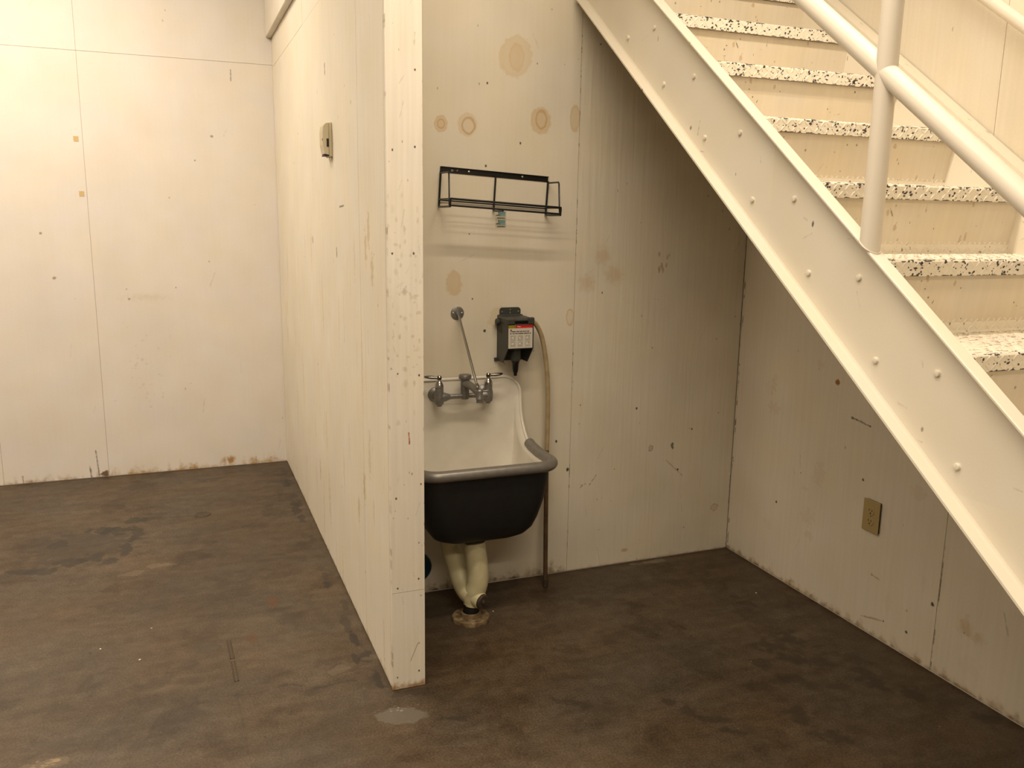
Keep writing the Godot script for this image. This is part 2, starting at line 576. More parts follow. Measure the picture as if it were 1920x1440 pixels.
	p.line(1.62, -0.385, 1.65, -0.41, 0.01, DARK, 0.25, 1.2)
	p.blot(2.351, -0.222, 0.02, 0.022, BROWN, 0.4, 0.6, 0.7)
	p.blot(1.87, -0.068, 0.02, 0.01, tan, 0.6, 0.5)
	for i in 40:
		p.line(2.432 + rng.randf() * 0.008, -rng.randf() * 1.6, 2.434, -rng.randf_range(0.0, 1.6), 0.002, DARK, 0.012)
		p.blot(2.435, -rng.randf() * 1.5, 0.003, rng.randf_range(0.004, 0.02), DARK, 0.8 * rng.randf(), 0.6)
		p.blot(1.5755, -rng.randf() * 2.3, 0.0016, rng.randf_range(0.003, 0.012), DARK, 0.5 * rng.randf(), 0.6)
	base_grime(p, 0.72, 1.55, 110, 0.06, 0.8, Color8(96, 76, 50))
	base_grime(p, 1.55, 2.44, 60, 0.018, 0.4)
	specks(p, 70, 0.001, 0.004, 0.6)
	scuffs(p, 30, 0.1, 0.15, 0.6)
	var bt := p.tex()
	M.back = pictured(bt, 0.55, grain_tex(520, 620, 17), 0.012)
	M.back_grained = pictured(bt, 0.5, grain_tex(560, 640, 18), 0.15)
	# right wall
	p = board_pic(Vector2(-3.28, -3.7), Vector2(2.6, 3.7), 300.0, 53, Color8(228, 218, 198), 4.0, 3.0, 2.0, 5.0)
	p.blot(-2.631, -0.951, 0.012, 0.014, Color8(150, 98, 46), 0.9, 0.4)
	p.line(-2.54, -0.828, -2.44, -0.815, 0.006, DARK, 0.75, 0.9)
	p.blot(-1.93, -0.225, 0.045, 0.035, Color8(190, 150, 96), 0.28, 0.5, 0.0, 0.0, 0.8)
	p.blot(-1.88, -0.215, 0.035, 0.03, Color8(190, 150, 96), 0.26, 0.5, 0.0, 0.0, 0.8)
	for m in [[-2.073, 0.25, 0.008], [-2.171, 0.096, 0.006], [-2.281, 0.088, 0.004], [-2.94, 0.349, 0.006], [-2.80, 0.526, 0.004], [-2.45, 0.60, 0.005]]:
		p.blot(m[0], -m[1], m[2], m[2], DARK, 0.85, 0.5)
	p.line(-2.39, -0.06, -2.29, -0.085, 0.005, BROWN, 0.5, 0.8)
	p.line(-2.36, -0.245, -2.32, -0.24, 0.006, BROWN, 0.5, 0.9)
	for i in 30:
		p.blot(-3.274 + rng.randf() * 0.004, -rng.randf() * 1.3, 0.003, rng.randf_range(0.004, 0.02), DARK, 0.7 * rng.randf(), 0.6)
		p.blot(-2.05, -rng.randf() * 0.5, 0.0025, rng.randf_range(0.004, 0.02), DARK, 0.6 * rng.randf(), 0.6)
	base_grime(p, -3.28, -0.7, 420, 0.035, 0.8, Color8(140, 106, 66))
	for i in 40:
		p.blot(rng.randf_range(-3.2, -1.2), -rng.randf_range(0.1, 1.4), rng.randf_range(0.01, 0.05), rng.randf_range(0.01, 0.06), Color8(190, 160, 128), 0.16 * rng.randf(), 0.9)
	specks(p, 70, 0.001, 0.005, 0.5)
	scuffs(p, 40, 0.08, 0.2, 0.4)
	M.right = pictured(p.tex(), 0.55, grain_tex(520, 740, 19), 0.006)
	M.shell = mottled(Color8(214, 206, 190), Color8(226, 219, 204), 0.02, 61, 0.6, 0.0, 0.5)
	M.core = plain(Color8(120, 100, 74), 0.8)
	M.ceiling = mottled(Color8(170, 166, 158), Color8(186, 182, 172), 0.02, 62, 0.8, 0.0, 0.5)
	floor_material()
	# stair paint
	var sp := board_pic(Vector2(0, 0), Vector2(1.0, 1.0), 512.0, 71, Color8(228, 220, 202), 3.0, 0.0, 2.0, 4.0)
	scuffs(sp, 20, 0.05, 0.25, 0.3)
	specks(sp, 14, 0.002, 0.006, 0.8)
	M.steel = pictured(sp.tex(), 0.42)
	M.steel.uv1_triplanar = true
	M.steel.uv1_scale = Vector3.ONE * 1.0
	M.pipe = plain(Color8(222, 213, 196), 0.42)
	M.tread = []
	for i in 3:
		M.tread.append(pictured(chip_tex(100 + i), 0.5))
	M.riser = []
	for i in 3:
		var rp := board_pic(Vector2(0, 0), Vector2(0.87, 0.22), 600.0, 80 + i, Color8(222, 211, 190), 4.0, 3.0, 2.0, 5.0)
		for k in 9:
			rp.blot(rng.randf() * 0.87, rng.randf() * 0.2, rng.randf_range(0.003, 0.008), rng.randf_range(0.01, 0.022), Color8(176, 152, 118), 0.5, 0.7)
		specks(rp, 16, 0.001, 0.0035, 0.9)
		scuffs(rp, 5, 0.05, 0.5, 0.6)
		M.riser.append(pictured(rp.tex(), 0.5))
	# fittings
	M.enamel = mottled(Color8(222, 216, 202), Color8(234, 229, 216), 0.015, 90, 0.16, 0.0, 2.0)
	M.black_iron = mottled(Color8(16, 16, 16), Color8(26, 25, 24), 0.03, 91, 0.55, 0.0, 3.0)
	M.rim = mottled(Color8(128, 124, 118), Color8(146, 142, 135), 0.04, 92, 0.38, 0.45, 4.0)
	M.brass = mottled(Color8(122, 121, 118), Color8(146, 144, 140), 0.05, 93, 0.42, 0.6, 6.0)
	M.chrome = plain(Color8(190, 190, 190), 0.12, 1.0)
	M.dark_chrome = plain(Color8(128, 126, 122), 0.2, 1.0)
	M.trap = mottled(Color8(196, 186, 146), Color8(214, 206, 170), 0.02, 94, 0.4, 0.0, 4.0)
	M.rusty = mottled(Color8(74, 54, 34), Color8(164, 146, 108), 0.02, 95, 0.75, 0.0, 6.0)
	M.strip = mottled(Color8(58, 48, 36), Color8(92, 76, 56), 0.06, 99, 0.7, 0.0, 10.0)
	M.plug = mottled(Color8(56, 46, 36), Color8(92, 80, 64), 0.05, 96, 0.6, 0.2, 8.0)
	M.wire = plain(Color8(14, 14, 14), 0.35)
	M.plastic = plain(Color8(58, 59, 54), 0.5)
	M.plastic_dark = plain(Color8(20, 20, 20), 0.5)
	M.nozzle = plain(Color8(10, 10, 10), 0.3)
	M.hose = mottled(Color8(158, 138, 104), Color8(184, 164, 128), 0.02, 97, 0.35, 0.0, 4.0)
	M.hose_dark = mottled(Color8(70, 52, 34), Color8(104, 82, 54), 0.02, 98, 0.4, 0.0, 4.0)
	M.screw = plain(Color8(176, 174, 168), 0.3, 0.9)
	M.ivory = plain(Color8(176, 154, 104), 0.4)
	M.slot = plain(Color8(26, 20, 14), 0.7)
	M.beige = plain(Color8(198, 186, 156), 0.45)
	M.teal = plain(Color8(10, 48, 62), 0.4)

func floor_material() -> void:
	var p := Pic.new()
	p.ppm = 380.0
	p.w = int(4.2 * p.ppm)
	p.h = p.w
	p.o = Vector2(-1.7, -5.6)
	p.rag = noise_bytes(p.w, p.h, 14.0 / p.ppm, 201, 5)
	var n1 := noise_bytes(p.w, p.h, 1.1 / p.ppm, 202, 4)
	var n2 := noise_bytes(p.w, p.h, 11.0 / p.ppm, 203, 5, 5, 1, FastNoiseLite.TYPE_SIMPLEX_SMOOTH, 40.0)
	var n3 := noise_bytes(p.w, p.h, 0.3, 204, 3)
	var n4 := noise_bytes(p.w, p.h, 1.7 / p.ppm, 205, 4)
	var n5 := noise_bytes(p.w, p.h, 2.6 / p.ppm, 206, 5, 1, 1, FastNoiseLite.TYPE_SIMPLEX_SMOOTH, 60.0)
	var cnt := p.w * p.h
	p.d = PackedByteArray()
	p.d.resize(cnt * 3)
	var j := 0
	for i in cnt:
		var v := 0.09 * (n1[i] - 128) + 0.09 * (n2[i] - 128) + 0.19 * (n3[i] - 128) + 0.08 * (p.rag[i] - 128)
		if n5[i] < 78:
			v -= minf(14.0, (78 - n5[i]) * 0.55)
		var t := 0.032 * (n4[i] - 128)
		p.d[j] = clampi(int(75.0 + v * 0.8 + t), 0, 255)
		p.d[j + 1] = clampi(int(62.0 + v * 0.8), 0, 255)
		p.d[j + 2] = clampi(int(46.5 + v * 0.8 - t), 0, 255)
		j += 3
	for i in 420:   # trowel patches, old drips and wear
		var dark := rng.randf() < 0.6
		var l := rng.randf_range(0.01, 0.09)
		p.blot(rng.randf_range(-1.6, 2.45), rng.randf_range(-5.5, -1.5), l, l * rng.randf_range(0.2, 0.7), Color8(42, 34, 24) if dark else Color8(112, 96, 74), rng.randf_range(0.08, 0.26), 0.95, 0.0, rng.randfn() * 0.35, rng.randf_range(0.15, 0.8))
	# dried spill before the far wall, with a dark ragged rim
	var dk := Color8(40, 35, 28)
	p.blot(-0.5, -4.3, 0.26, 0.24, Color8(58, 51, 42), 0.4, 0.8)
	for m in [[-0.713, -4.085, 0.07, 0.03], [-0.626, -4.054, 0.07, 0.04], [-0.527, -4.126, 0.07, 0.05], [-0.431, -4.158, 0.06, 0.06], [-0.359, -4.087, 0.05, 0.035], [-0.298, -4.214, 0.035, 0.1], [-0.258, -4.42, 0.03, 0.13], [-0.266, -4.624, 0.05, 0.05], [-0.359, -4.494, 0.07, 0.07], [-0.42, -4.52, 0.06, 0.05], [-0.599, -4.39, 0.05, 0.06]]:
		p.blot(m[0], m[1], m[2], m[3], dk, 0.55, 0.8)
	p.blot(0.295, -3.41, 0.022, 0.05, Color8(89, 53, 28), 0.6, 0.4)
	p.blot(0.19, -3.12, 0.03, 0.045, Color8(86, 54, 29), 0.45, 0.8)
	p.blot(0.337, -3.233, 0.04, 0.05, Color8(60, 51, 40), 0.55, 0.5, 0.6)
	p.blot(0.042, -3.09, 0.04, 0.035, Color8(58, 50, 39), 0.6, 0.5, 0.5)
	p.blot(0.03, -3.12, 0.06, 0.05, Color8(62, 56, 44), 0.3, 0.9)
	var cr := [[0.07, -2.739], [0.17, -2.72], [0.275, -2.744], [0.373, -2.684], [0.484, -2.697], [0.54, -2.657], [0.60, -2.60]]
	for i in cr.size() - 1:
		p.line(cr[i][0], cr[i][1], cr[i + 1][0], cr[i + 1][1], 0.007, dk, 0.55, 1.2)
	for i in 26:
		p.blot(0.575 - rng.randf() * 0.05, rng.randf_range(-5.3, -2.6), rng.randf_range(0.006, 0.03), rng.randf_range(0.02, 0.09), Color8(40, 32, 24), 0.8 * rng.randf(), 0.9)
	for i in 30:
		p.blot(0.5 + rng.randfn() * 0.14, -2.72 + rng.randfn() * 0.09, rng.randf_range(0.01, 0.05), rng.randf_range(0.01, 0.04), [Color8(49, 40, 30), Color8(98, 88, 72)][rng.randi() % 2], 0.4 * rng.randf(), 0.9)
	# pale scraped patch at the partition end
	p.blot(0.598, -2.425, 0.085, 0.052, Color8(99, 93, 84), 0.75, 0.35, 0.0, 0.25, 0.15)
	for i in 26:
		p.blot(0.60 + rng.randfn() * 0.05, -2.472 + rng.randfn() * 0.012, rng.randf_range(0.001, 0.005), rng.randf_range(0.001, 0.004), Color8(175, 170, 159), 0.6 * rng.randf(), 0.9)
	p.blot(0.66, -2.55, 0.09, 0.02, Color8(43, 35, 26), 0.5, 0.9)
	for m in [[-0.251, -3.904], [-0.142, -3.959], [-0.433, -2.544], [0.628, -2.817], [0.466, -2.777]]:
		p.blot(m[0], m[1], 0.06, 0.03, Color8(127, 115, 95), 0.35, 0.95)
	for i in 14:
		p.blot(-0.43 + rng.randfn() * 0.02, -2.54 + rng.randfn() * 0.012, rng.randf_range(0.004, 0.012), rng.randf_range(0.003, 0.008), Color8(144, 124, 91), 0.6, 0.9)
	p.blot(2.0, -3.255, 0.10, 0.02, Color8(142, 136, 122), 0.5, 0.9)
	# dark traffic and leak stains under the stair
	for m in [[2.01, -2.404, 0.08, 0.05], [2.033, -2.311, 0.07, 0.05], [2.082, -2.253, 0.07, 0.05], [2.159, -2.736, 0.04, 0.05], [2.147, -2.795, 0.04, 0.03], [1.485, -2.141, 0.04, 0.03], [1.533, -2.059, 0.06, 0.03], [1.547, -1.993, 0.05, 0.02], [1.814, -1.989, 0.06, 0.06], [1.83, -1.859, 0.06, 0.04], [2.194, -2.058, 0.06, 0.05], [2.246, -1.966, 0.07, 0.05], [2.211, -2.127, 0.05, 0.04], [2.368, -1.755, 0.05, 0.04], [2.128, -2.428, 0.06, 0.05], [1.9, -2.3, 0.05, 0.05], [1.95, -2.16, 0.06, 0.05], [1.45, -2.2, 0.03, 0.02], [1.15, -2.3, 0.08, 0.03], [0.75, -2.35, 0.05, 0.02]]:
		p.blot(m[0], m[1], m[2], m[3], Color8(43, 35, 26), 0.55, 0.9, 0.0, 0.6, 0.6)
		p.blot(m[0] + 0.06, m[1] + 0.05, m[2] * 1.5, m[3] * 1.4, Color8(61, 49, 33), 0.28, 0.95, 0.0, 0.6, 0.9)
	p.line(0.11, -2.75, 0.13, -2.0, 0.005, dk, 0.35, 1.3)
	specks(p, 160, 0.001, 0.005, 0.7, Color8(30, 25, 19))
	specks(p, 60, 0.001, 0.003, 0.8, Color8(170, 161, 146))
	for i in 60:
		var a := rng.randf_range(-1.2, 2.3)
		var b := rng.randf_range(-5.4, -1.6)
		p.line(a, b, a + rng.randf_range(0.03, 0.16), b + rng.randf_range(-0.03, 0.03), 0.003, dk, 0.3 * rng.randf(), 1.3)
	M.floor = pictured(p.tex(), 0.5)
	var bim := Image.create_from_data(p.w, p.h, false, Image.FORMAT_L8, n3)
	bim.resize(1024, 1024)
	M.floor.heightmap_enabled = true
	M.floor.heightmap_texture = ImageTexture.create_from_image(bim)
	M.floor.heightmap_scale = 0.05

# tread plate, unrolled: v 0..0.15 back upturn, 0.15..0.85 walking face, 0.85..1 nosing; paint flaked off to dark steel
func chip_tex(sd: int) -> ImageTexture:
	var p := board_pic(Vector2(0, 0), Vector2(0.87, 0.375), 900.0, sd, Color8(236, 228, 210), 4.0, 0.0, 3.0, 4.0)
	rng.seed = sd
	for i in 240:
		var b := 0.375 - 0.046 * rng.randf()
		var a := rng.randf() * 0.87
		var k := p.rag[mini(p.rag.size() - 1, 40 * p.w + int(a / 0.87 * (p.w - 1)))] / 255.0
		if rng.randf() > k * 1.3:
			continue
		var r := rng.randf_range(0.001, 0.0036)
		p.blot(a, b, r * rng.randf_range(0.8, 2.2), r, Color8(44, 40, 42), 0.95, 0.8, 0.0, rng.randf_range(-1.2, 0.2))
	for i in 90:   # along the front bend and the nosing's lower lip
		var a := rng.randf() * 0.87
		p.blot(a, 0.327 + rng.randfn() * 0.004, rng.randf_range(0.002, 0.011), rng.randf_range(0.001, 0.0022), Color8(48, 44, 46), 0.9, 0.9)
		if i % 2 == 0:
			p.blot(rng.randf() * 0.87, 0.374, rng.randf_range(0.002, 0.012), 0.0028, Color8(44, 40, 40), 0.9, 0.8)
	for i in 900:   # dirt in the walking face
		p.blot(rng.randf() * 0.87, rng.randf_range(0.05, 0.325), rng.randf_range(0.004, 0.016), rng.randf_range(0.0012, 0.003), Color8(104, 74, 44), 0.75 * rng.randf(), 0.9)
	for i in 30:
		p.blot(rng.randf() * 0.87, rng.randf_range(0.0, 0.05), rng.randf_range(0.001, 0.004), rng.randf_range(0.001, 0.004), Color8(110, 86, 58), 0.7, 0.8)
	p.line(0, 0.052, 0.87, 0.052, 0.003, Color8(118, 84, 46), 0.7, 1.0)
	return p.tex()

# ------------------------------------------------------------------ shell
func panels(parent: Node3D, m: Material, axis: int, cuts_a: Array, cuts_y: Array, face: float, thick: float, org: Vector2, ext: Vector2, floor_gap := 0.006) -> void:
	var g := 0.0009
	for i in cuts_a.size() - 1:
		for j in cuts_y.size() - 1:
			var a0: float = cuts_a[i] + g
			var a1: float = cuts_a[i + 1] - g
			var y0: float = cuts_y[j] + (floor_gap if j == 0 else g)
			var y1: float = cuts_y[j + 1] - g
			var st := mb()
			var proud := rng.randf_range(-0.0006, 0.0006)
			if axis == 2:
				slab(st, Vector3(a0, y0, face - thick), Vector3(a1, y1, face + proud), 2, org, ext)
			else:
				slab(st, Vector3(minf(face, face + thick) + proud, y0, a0), Vector3(maxf(face, face + thick) + proud, y1, a1), 0, org, ext)
			part("panel", st, m, parent)

func shell() -> void:
	var st := mb()
	var f := struct("floor", "bare stained grey-brown concrete floor slab", "floor")
	slab(st, Vector3(XL - 0.2, -0.15, ZL - 0.2), Vector3(XR + 0.2, 0, ZF + 0.2), 1, Vector2(-1.7, -5.6), Vector2(4.2, 4.2))
	part("slab", st, M.floor, f)
	var c := struct("ceiling", "flat off-white ceiling above the frame", "ceiling")
	st = mb()
	box(st, Vector3(XL - 0.2, CEIL, ZL - 0.2), Vector3(XR + 0.2, CEIL + 0.15, ZF + 0.2))
	part("ceiling_board", st, M.ceiling, c)
	# far wall, left of the partition
	var w := struct("wall_far", "far off-white painted plywood wall left of the partition", "wall")
	st = mb()
	box(st, Vector3(XL - 0.2, 0.0, ZL - 0.2), Vector3(XR, CEIL, ZL - 0.004))
	part("wall_core", st, M.shell, w)
	panels(w, M.far, 2, [XL, -4.658, -3.438, -2.218, -0.998, -0.444, XP + 0.002], [0.0, 2.44, CEIL], ZL, 0.0035, Vector2(-3.6, 0), Vector2(4.2, 3.7), 0.004)
	# partition
	w = struct("wall_partition", "off-white plywood partition standing left of the sink alcove", "wall")
	st = mb()
	box(st, Vector3(XP + 0.004, 0.0, ZL), Vector3(XQ - 0.004, DECK - 0.15, ZP - 0.02))
	part("wall_core", st, M.shell, w)
	panels(w, M.part, 0, [ZL + 0.002, -4.213, -2.993, ZP - 0.019], [0.0, 2.428, DECK - 0.02], XP, 0.0035, Vector2(-5.5, 0), Vector2(2.95, 2.7))
	panels(w, M.shell, 0, [ZR + 0.001, ZP - 0.019], [0.0, 2.44, DECK - 0.02], XQ, -0.0035, Vector2(-5.5, 0), Vector2(2.95, 2.7))
	for y in [[0.002, 0.350], [0.3515, DECK - 0.02]]:
		st = mb()
		slab(st, Vector3(XP + 0.0005, y[0], ZP - 0.0185), Vector3(XQ, y[1], ZP), 2, Vector2(0.6, 0), Vector2(0.12, 2.7))
		part("end_board", st, M.post, w)
	# fascia over the partition's left face
	var tr := struct("trim_1", "white fascia board along the top of the partition", "trim")
	st = mb()
	box(st, Vector3(XP - 0.034, 2.592, ZL + 0.002), Vector3(XP - 0.001, 2.98, ZP - 0.002), 0.003)
	part("fascia", st, M.shell, tr)
	# alcove back wall and the deck behind it
	w = struct("wall_back", "dirty off-white plywood wall behind the sink and stair", "wall")
	st = mb()
	box(st, Vector3(XQ, 0.0, ZR - 0.12), Vector3(XR, DECK - 0.15, ZR - 0.004))
	part("wall_core", st, M.shell, w)
	panels(w, M.back_grained, 2, [1.5755, XR - 0.002], [0.0, 2.5, DECK - 0.05], ZR, 0.0035, Vector2(0.71, 0), Vector2(1.74, 2.7))
	panels(w, M.back, 2, [XQ + 0.001, 1.5755], [0.0, 2.5, DECK - 0.05], ZR, 0.0035, Vector2(0.71, 0), Vector2(1.74, 2.7))
	var dk := struct("floor_deck", "upper floor deck behind the sink alcove, above the frame", "floor")
	st = mb()
	box(st, Vector3(XP, DECK - 0.05, ZL), Vector3(XR, DECK, ZR + 0.02), 0.004)
	part("deck_board", st, M.shell, dk)
	# right wall
	w = struct("wall_right", "off-white plywood wall along the right side of the stair", "wall")
	st = mb()
	box(st, Vector3(XR + 0.004, 0.0, ZL - 0.2), Vector3(XR + 0.2, CEIL, ZF + 0.2))
	part("wall_core", st, M.shell, w)
	panels(w, M.right, 0, [ZR + 0.0, -2.05, -0.83, 0.39, 1.61, ZF], [0.0, 2.44, CEIL], XR, 0.0035, Vector2(-3.28, 0), Vector2(2.6, 3.7))
	panels(w, M.right, 0, [ZL, -4.5, ZR], [DECK, CEIL], XR, 0.0035, Vector2(-3.28, 0), Vector2(2.6, 3.7))
	w = struct("wall_left", "plain off-white wall at the left end of the room", "wall")
	st = mb()
	box(st, Vector3(XL - 0.2, 0.0, ZL), Vector3(XL, CEIL, ZF + 0.2))
	part("wall_board", st, M.shell, w)
	w = struct("wall_front", "plain off-white wall behind the viewer", "wall")
	st = mb()
	box(st, Vector3(XL, 0.0, ZF), Vector3(XR, CEIL, ZF + 0.2))
	part("wall_board", st, M.shell, w)

# ------------------------------------------------------------------ stair
const XSO := 1.527     # left stringer, flange lip
const XSI := 1.565     # left stringer, web back
const XWR := 2.370     # right stringer, web face towards the treads

func along(x: float, v: float, t: float) -> Vector3:
	var th := atan(SLOPE)
	return Vector3(x, v * cos(th) + t * sin(th), v * sin(th) - t * cos(th))

func channel(lip: float, web: float, t0: float, t1: float) -> SurfaceTool:
	var th := cos(atan(SLOPE))
	var v0 := 0.012 * th
	var v1 := CTOP * th
	var s := signf(web - lip)
	var face := web - s * 0.005
	var pr := [[lip, v0], [web, v0], [web, v1], [lip + s * 0.002, v1], [lip, v1 - 0.002], [lip, v1 - 0.0055], [face - s * 0.008, v1 - 0.0095], [face - s * 0.002, v1 - 0.0115], [face, v1 - 0.0165],
		[face, v0 + 0.0165], [face - s * 0.002, v0 + 0.0115], [face - s * 0.008, v0 + 0.0095], [lip, v0 + 0.0055], [lip, v0 + 0.002]]
	var st := mb()
	var r0 := []
	var r1 := []
	for q in pr:
		r0.append(along(q[0], q[1], t0))
		r1.append(along(q[0], q[1], t1))
	if s < 0:
		r0.reverse()
		r1.reverse()
	loft(st, [r0, r1], -1)
	cap(st, r0, true)
	cap(st, r1)
	return st

func tread_profile() -> Array:
	# z (towards the viewer), y, unrolled distance from the back edge (0..0.375)
	return [[-0.2965, 0.046, 0.0], [-0.2955, 0.006, 0.040], [-0.2935, 0.002, 0.046], [-0.288, 0.0, 0.052], [-0.008, 0.0, 0.324], [-0.003, -0.0015, 0.329], [0.0, -0.006, 0.334], [0.0, -0.041, 0.375]]

func lug(st: SurfaceTool, o: Vector3, u: Vector3, v: Vector3, n: Vector3, turn: float, uv: Vector2, du: Vector2, dv: Vector2) -> void:
	var a := 0.0115
	var b := 0.0038
	var h := 0.0016
	var c := cos(turn)
	var s := sin(turn)
	var e := []
	for q in [[a, 0.0, 0.0], [0.0, b, 0.0], [-a, 0.0, 0.0], [0.0, -b, 0.0], [a * 0.45, 0.0, h], [-a * 0.45, 0.0, h]]:
		var x: float = q[0] * c - q[1] * s
		var y: float = q[0] * s + q[1] * c
		e.append([o + u * x + v * y + n * q[2], uv + du * x + dv * y])
	for f in [[0, 1, 4], [1, 5, 4], [1, 2, 5], [2, 3, 5], [3, 4, 5], [3, 0, 4]]:
		st.set_smooth_group(-1)
		for k in [0, 2, 1]:
			st.set_uv(e[f[k]][1])
			st.add_vertex(e[f[k]][0])

func stair() -> void:
	var s := thing("staircase", "white-painted steel staircase rising over the alcove along the right wall", "staircase")
	var left := part("stringer", channel(XSO, XSI, 0.02, 4.06), M.steel, s, "broad cream steel channel with bolt heads facing the room")
	part("stringer", channel(XR - 0.004, XWR, 0.02, 4.06), M.steel, s)
	# bolt heads, two to each tread
	var bm := mb()
	lathe(bm, Vector3.ZERO, Vector3.LEFT, [Vector2(0.0085, 0.0), Vector2(0.0085, 0.0035), Vector2(0.0072, 0.0058), Vector2(0.0038, 0.0068), Vector2(0, 0.007)], 8)
	bm.generate_normals()
	var bolt := bm.commit()
	# tread meshes
	var pr := tread_profile()
	var w := XWR - XSI
	var st := mb()
	for i in pr.size() - 1:
		var a: Array = pr[i]
		var b: Array = pr[i + 1]
		var g := -1 if i in [0, 3, 6] else 3
		for u in 4:
			var x0 := w * u / 4.0
			var x1 := w * (u + 1) / 4.0
			quad(st, Vector3(x0, a[1], a[0]), Vector3(x0, b[1], b[0]), Vector3(x1, b[1], b[0]), Vector3(x1, a[1], a[0]), g, Vector2(x0 / w, a[2] / 0.375), Vector2(x0 / w, b[2] / 0.375), Vector2(x1 / w, b[2] / 0.375), Vector2(x1 / w, a[2] / 0.375))
	var t := 0.0045   # underside of the plate
	for q in [[-0.301, 0.046, -0.2965, 0.046], [-0.301, -t, -0.301, 0.046], [-0.301, -t, -t, -t], [-t, -t, -t, -0.041], [-t, -0.041, 0.0, -0.041]]:
		quad(st, Vector3(w, q[1], q[0]), Vector3(w, q[3], q[2]), Vector3(0, q[3], q[2]), Vector3(0, q[1], q[0]), -1, Vector2(1, 0.4), Vector2(1, 0.4), Vector2(0, 0.4), Vector2(0, 0.4))
	st.generate_normals()
	var tread_mesh := st.commit()
	st = mb()
	var pitch := 0.0205
	var nx := int(w / pitch)
	for i in nx:
		var x := pitch * (i + 0.5)
		var du := Vector2(1.0 / w, 0)
		for j in 14:
			var z := -0.278 + pitch * 0.985 * j
			var tn := PI / 4 if (i + j) % 2 == 0 else -PI / 4
			lug(st, Vector3(x, 0, z), Vector3.RIGHT, Vector3.FORWARD, Vector3.UP, tn, Vector2(x / w, (0.324 + z + 0.008) / 0.375), du, Vector2(0, -1.0 / 0.375))
		for j in 2:
			var tn := PI / 4 if (i + j) % 2 == 0 else -PI / 4
			lug(st, Vector3(x, 0.012 + j * pitch, -0.2957), Vector3.RIGHT, Vector3.UP, Vector3.BACK, tn, Vector2(x / w, (0.036 - j * pitch) / 0.375), du, Vector2(0, -1.0 / 0.375))
			lug(st, Vector3(x, -0.012 - j * pitch * 0.85, 0.0), Vector3.RIGHT, Vector3.UP, Vector3.BACK, tn, Vector2(x / w, (0.34 + j * pitch) / 0.375), du, Vector2(0, -1.0 / 0.375))
	st.generate_normals()
	var lug_mesh := st.commit()
	st = mb()
	var rh := RISE - 0.041 - 0.002
	quad(st, Vector3(0, 0.002, -0.026), Vector3(w, 0.002, -0.026), Vector3(w, rh + 0.002, 0.0), Vector3(0, rh + 0.002, 0.0), -1, Vector2(0, 1), Vector2(1, 1), Vector2(1, 0), Vector2(0, 0))
	quad(st, Vector3(w, 0.002, -0.030), Vector3(0, 0.002, -0.030), Vector3(0, rh + 0.002, -0.004), Vector3(w, rh + 0.002, -0.004), -1)
	st.generate_normals()
	var riser_mesh := st.commit()
	for k in range(-6, 7):
		var y := 1.2984 + RISE * k
		var z := -1.340 - RUN * k
		var tr := inst("tread", tread_mesh, M.tread[(k + 6) % 3], s)
		tr.position = Vector3(XSI, y, z)
		var lg := inst("raised_lugs", lug_mesh, M.tread[(k + 6) % 3], tr)
		lg.set_meta("kind", "stuff")
		var ri := inst("riser", riser_mesh, M.riser[(k + 6) % 3], s)
		ri.position = Vector3(XSI, y, z - RUN - 0.0145)
		for d: float in [-0.041, -0.222]:
			var b := inst("bolt", bolt, M.steel, left)
			b.position = Vector3(XSI - 0.005, y - 0.046, z + d)
			b.rotation.x = rng.randf() * TAU
		var ang := mb()   # carrier angle under each tread end
		box(ang, Vector3(XSI, y - 0.060, z - 0.24), Vector3(XSI + 0.004, y - 0.0045, z - 0.02))
		box(ang, Vector3(XSI + 0.004, y - 0.0085, z - 0.24), Vector3(XSI + 0.04, y - 0.0047, z - 0.02))
		part("tread_angle", ang, M.steel, s)
	# guard rail welded to the left stringer
	var xr := 1.545
	var gd := Node3D.new()
	for z: float in [-3.0, -1.601, -0.2]:
		st = mb()
		var y0 := CTOP - SLOPE * z
		var foot := circle(Vector3(xr, 0, z), Vector3.UP, 0.0242, 24, Vector3.RIGHT)
		var head := []
		for i in 24:   # pipe coped to the slope of the flange
			head.append(Vector3(foot[i].x, y0 + 0.785, foot[i].z))
			foot[i].y = CTOP - SLOPE * foot[i].z - 0.001
		loft(st, [foot, head], 0)
		cap(st, head)
		part("rail_post", st, M.pipe, s)
		st = mb()   # weld bead round the foot
		var ring := []
		for i in 25:
			var a := TAU * i / 24.0
			var zz := z + sin(a) * 0.0245
			ring.append(Vector3(xr + cos(a) * 0.0245, CTOP - SLOPE * zz + 0.001, zz))
		tube(st, ring, 0.002, 6, false)
		part("weld_bead", st, M.pipe, s)
	for c: float in [0.727, 1.122]:
		st = mb()
		tube(st, [Vector3(xr, c + SLOPE * 3.02, -3.02), Vector3(xr, c - SLOPE * 0.1, 0.1)], 0.0242, 24)
		part("guard_rail", st, M.pipe, s)
	gd.free()

